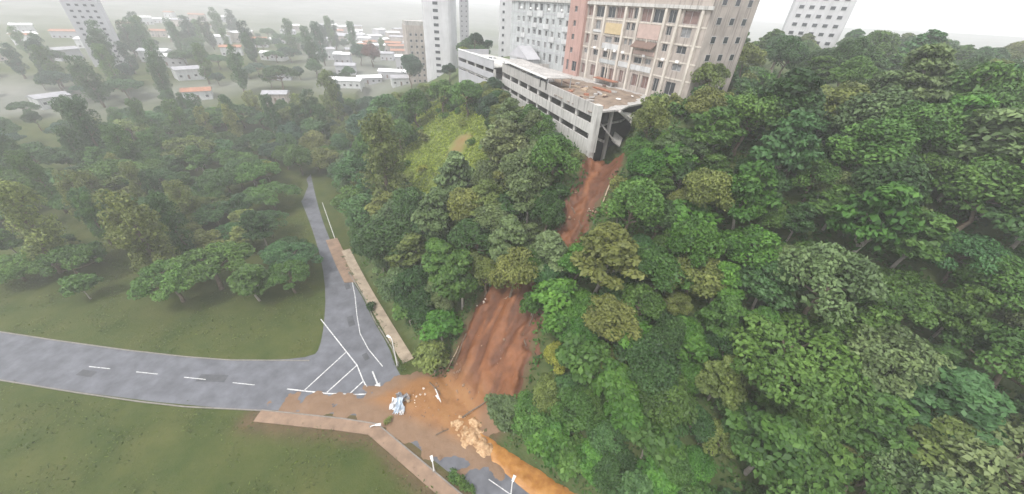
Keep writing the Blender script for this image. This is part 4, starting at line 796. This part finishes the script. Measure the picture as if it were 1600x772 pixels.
def fill(n, xr, yr, kinds, tones, smin, smax, gap, cond, cap):
    g = np.random.default_rng(n + cap); X_ = g.uniform(*xr, n); Y_ = g.uniform(*yr, n); k = 0
    ok = cond(X_, Y_) & (scar_m(X_, Y_) < -1.2) & (poly_in(X_, Y_, GARF) < -2.5) & (poly_in(X_, Y_, APTF) < -2.5); X_ = X_[ok]; Y_ = Y_[ok]; Z_ = terrain(X_, Y_)
    for x, y, z in zip(X_.tolist(), Y_.tolist(), Z_.tolist()):
        if k >= cap: break
        kd = fr.choice(kinds); sc = fr.uniform(smin, smax) * (1 if kd in ('dome', 'tier') else 1.15); R = NATR[kd][0] * sc
        if any((x - a) ** 2 + (y - b) ** 2 < (gap * (R + c)) ** 2 for a, b, c in pts): continue
        u, v = project((x, y, z + NATR[kd][1] * sc))
        if u < -60 or u > 1660 or v > 830 or v < -60 or covers(x, y, z, R, NATR[kd][1] * sc): continue
        plant(kd, fr.choice(tones), x, y, sc, z=z); pts.append((x, y, R)); k += 1
    return k
def sdt(x, y): return float(sd_poly(np.array([x]), np.array([y]), TOE)[0][0])
def sda(x, y): return sd_poly(x, y, TOE)[0]
n1 = fill(2500, (4, 27), (5, 62), ['dome', 'dome', 'big', 'big', 'tier'], ['mid', 'bright', 'dark', 'mid', 'bright', 'teal', 'olive'], .6, 1.4, .36, lambda x, y: sda(x, y) > 1.5, 80)
n1 += fill(6000, (24, 105), (-20, 62), ['dome', 'spread', 'tier'], ['mid', 'bright', 'dark', 'mid', 'mid', 'teal', 'olive', 'grey'], .7, 1.6, .37, lambda x, y: sda(x, y) > 1.5, 240)
n2 = fill(4000, (-62, 14), (44, 135), ['dome', 'tier', 'dome', 'tier', 'big'], ['mid', 'dark', 'grey', 'grey', 'olive', 'olive', 'teal'], .7, 1.5, .37, lambda x, y: (sda(x, y) > 2.2) & (poly_in(x, y, GRASSP) < -1), 130)
n3 = fill(3000, (20, 190), (40, 190), ['dome', 'dome', 'tier'], ['mid', 'dark', 'olive', 'teal'], .9, 1.4, .55, lambda x, y: sda(x, y) > 40, 80)
n4 = fill(2000, (-95, -18), (125, 235), ['dome'], ['blue', 'teal', 'mid', 'olive'], .9, 1.6, .45, lambda x, y: x < 1e9, 45)
def valley(x, y):
    k = (sda(x, y) < -6) & (poly_in(x, y, np.array(ROAD, float)) < -5)
    k &= ~((np.abs(x + 45) < 26) & (y < 52))
    for h in HS: k &= (x - h[0]) ** 2 + (y - h[1]) ** 2 > 130
    return k
n5 = fill(6000, (-170, -44), (46, 175), ['spread', 'spread', 'spread', 'tall', 'tier', 'big'], ['mid', 'teal', 'olive', 'dark', 'mid'], .7, 1.35, .42, valley, 170)
n5 += fill(3000, (-330, -48), (6, 420), ['spread', 'dome', 'tall'], ['blue', 'teal', 'mid', 'dark'], .8, 1.5, .62, valley, 110)
# small shrubs of the lower edges and the grassy slope
n6 = fill(4000, (-44, 60), (-12, 130), ['bush'], ['bright', 'mid', 'olive', 'dark'], .8, 1.6, .42, lambda x, y: sda(x, y) > .8, 150)
from collections import Counter
print('KINDS', Counter(t[1] for t in TREES))
print('FILL', n1, n2, n3, n4, n5, n6, len(TREES))
def zone(u, v, o):
    if o.location.y > 185 or (u < 553 and sdt(o.location.x, o.location.y) < 0):
        d_ = math.hypot(o.location.x, o.location.y)
        return 'on the near lawn' if d_ < 115 else ('beyond the branch road' if d_ < 175 else ('around the valley houses' if d_ < 260 else 'far out in the valley haze'))
    if u < 553: return 'on the spur beyond the road'
    if u > 1040: return 'on the far right ridge' if v < 190 else ('high on the right forest slope' if v < 400 else 'low on the right forest slope')
    if u > 930 and v < 470: return 'right of the upper red scar'
    if v >= 470 and u > 790: return 'between lower mud scar and floodwater'
    if u > 700 and v < 300: return 'below the garage facade'
    if u > 700: return 'between the two mud scars'
    if v < 250: return 'below the white tower'
    return 'above the beige path'
ORD = NUM or ['leftmost', 'second from left', 'third from left', 'fourth from left', 'fifth from left', 'sixth from left', 'seventh from left', 'eighth from left', 'ninth from left', 'tenth from left']
grp = {}
for t in TREES:
    o, kd, tn, u, v, lb, R = t; o['category'] = 'shrub' if kd == 'bush' else 'tree'; zn = zone(u, v, o); o['group'] = ('shrubs ' if kd == 'bush' else 'trees ') + zn
    if lb: o['label'] = lb
    else: grp.setdefault((kd, tn, zn), []).append(t)
for (kd, tn, zn), L in grp.items():
    L.sort(key=lambda t: t[3]); n = len(L)
    for i, t in enumerate(L):
        kw = KWORD[kd]
        if n == 1: t[0]['label'] = f"{TWORD[tn]} {kw[:-1]} {zn}"
        elif i < len(ORD): t[0]['label'] = f"{ORD[i]} of the {TWORD[tn]} {kw} {zn}"
        elif n - 1 - i == 0: t[0]['label'] = f"rightmost of the {TWORD[tn]} {kw} {zn}"
        else: t[0]['label'] = f"{ORD[n - 1 - i].replace('from left', 'from right') if n - 1 - i < len(ORD) else 'middle one'} of the {TWORD[tn]} {kw} {zn}"
# ground cover between the trunks: nobody could count it
def scatter_leaves(name, n, per, rad, size, xr, yr, cond, color, label, cat, seed, upright=.3, material='leaf', aspect=.62):
    g = np.random.default_rng(seed); x = g.uniform(*xr, n); y = g.uniform(*yr, n); k_ = cond(x, y); x = x[k_]; y = y[k_]; n = len(x)
    tn = np.repeat(g.uniform(.1, .9, n), per); px = np.repeat(x, per) + g.normal(0, rad, n * per); py = np.repeat(y, per) + g.normal(0, rad, n * per); s_ = np.repeat(g.uniform(.7, 1.4, n), per) * size * g.uniform(.7, 1.3, n * per)
    pz = terrain(px, py) + s_ * .25 + np.abs(g.normal(0, rad * .6, n * per)); N = g.normal(size=(n * per, 3)); N[:, 2] = np.abs(N[:, 2]) + upright
    me = leaf_mesh(name, np.stack([px, py, pz], 1), N, s_, np.clip(tn + g.normal(0, .12, n * per), 0, 1), aspect, material=material, seed=seed)
    o = link(bpy.data.objects.new(name, me)); o.color = (*color, 1); return tag(o, label, cat, kind='stuff')
def cu(x, y):
    s, _ = sd_poly(x, y, TOE); return (s > 1.0) & (scar_m(x, y) < -.4 + .8 * vnoise(x, y, 3)) & (poly_in(x, y, GARF) < -.3) & (poly_in(x, y, APTF) < -.3) & (poly_in(x, y, GRASSP) < 0)
scatter_leaves('undergrowth', 12000, 12, .55, .5, (-62, 75), (-15, 135), cu, (.05, .125, .024), 'dark leafy undergrowth covering the slope between the trees', 'undergrowth', 5)
scatter_leaves('grass', 8000, 9, .35, .5, (-48, -5), (76, 150), lambda x, y: (poly_in(x, y, GRASSP) + (vnoise(x / 3, y / 3, 9) - .5) * 6 > -1) & (np.hypot(x + 16.5, (y - 98) / 1.6) > 2.4 + 2 * vnoise(x, y, 4)), (.24, .31, .045), 'yellow green tall grass on the open slope below the tower', 'grass', 6, .05, 'grassblade', .3)
scatter_leaves('verge_grass', 2600, 7, .25, .3, (-45, -14), (40, 82), lambda x, y: (lambda s: (s > -5.4) & (s < -2.75))(sd_poly(x, y, TOE)[0]) & (poly_in(x, y, np.array(ROAD)) < -.3) & (poly_in(x, y, FAN) < -1), (.06, .115, .03), 'rough green grass strip between the beige path and the road', 'grass', 7, .1, 'grassblade', .35)

scatter_leaves('lawn_tufts', 26000, 2, .5, .34, (-130, 0), (2, 110), lambda x, y: (sd_poly(x, y, TOE)[0] < -5.6) & (poly_in(x, y, np.array(ROAD, float)) < -.6) & (poly_in(x, y, FAN) < -1) & (poly_in(x, y, np.array(ribbon(SIDE, -1.6, .9), float)) < -.1) & (poly_in(x, y, np.array([(-36, 65), (-41, 73), (-53, 88), (-58, 84), (-47, 70), (-41, 63.5)], float)) < 0) & (vnoise(x / 5, y / 5, 6) > .45), (.07, .10, .02), 'rough tufts of grass over the lawn', 'grass', 8, .5, 'grassblade', .35)

# ------------------------------------------------------------------ the air
hz = MB().box(-7200, 7200, -7200, 7200, -4, 104).build('haze', None); tag(hz, 'pale grey haze thickening towards the valley', 'haze', kind='stuff')
hm = bpy.data.materials.new('haze'); hm.use_nodes = True; t = hm.node_tree; t.nodes.clear(); pv = t.nodes.new('ShaderNodeVolumePrincipled'); om = t.nodes.new('ShaderNodeOutputMaterial')
pv.inputs['Color'].default_value = (.97, .975, .985, 1); pv.inputs['Density'].default_value = .0010; pv.inputs['Anisotropy'].default_value = .2
t.links.new(pv.outputs[0], om.inputs['Volume']); hz.data.materials.append(hm); hz.visible_shadow = True
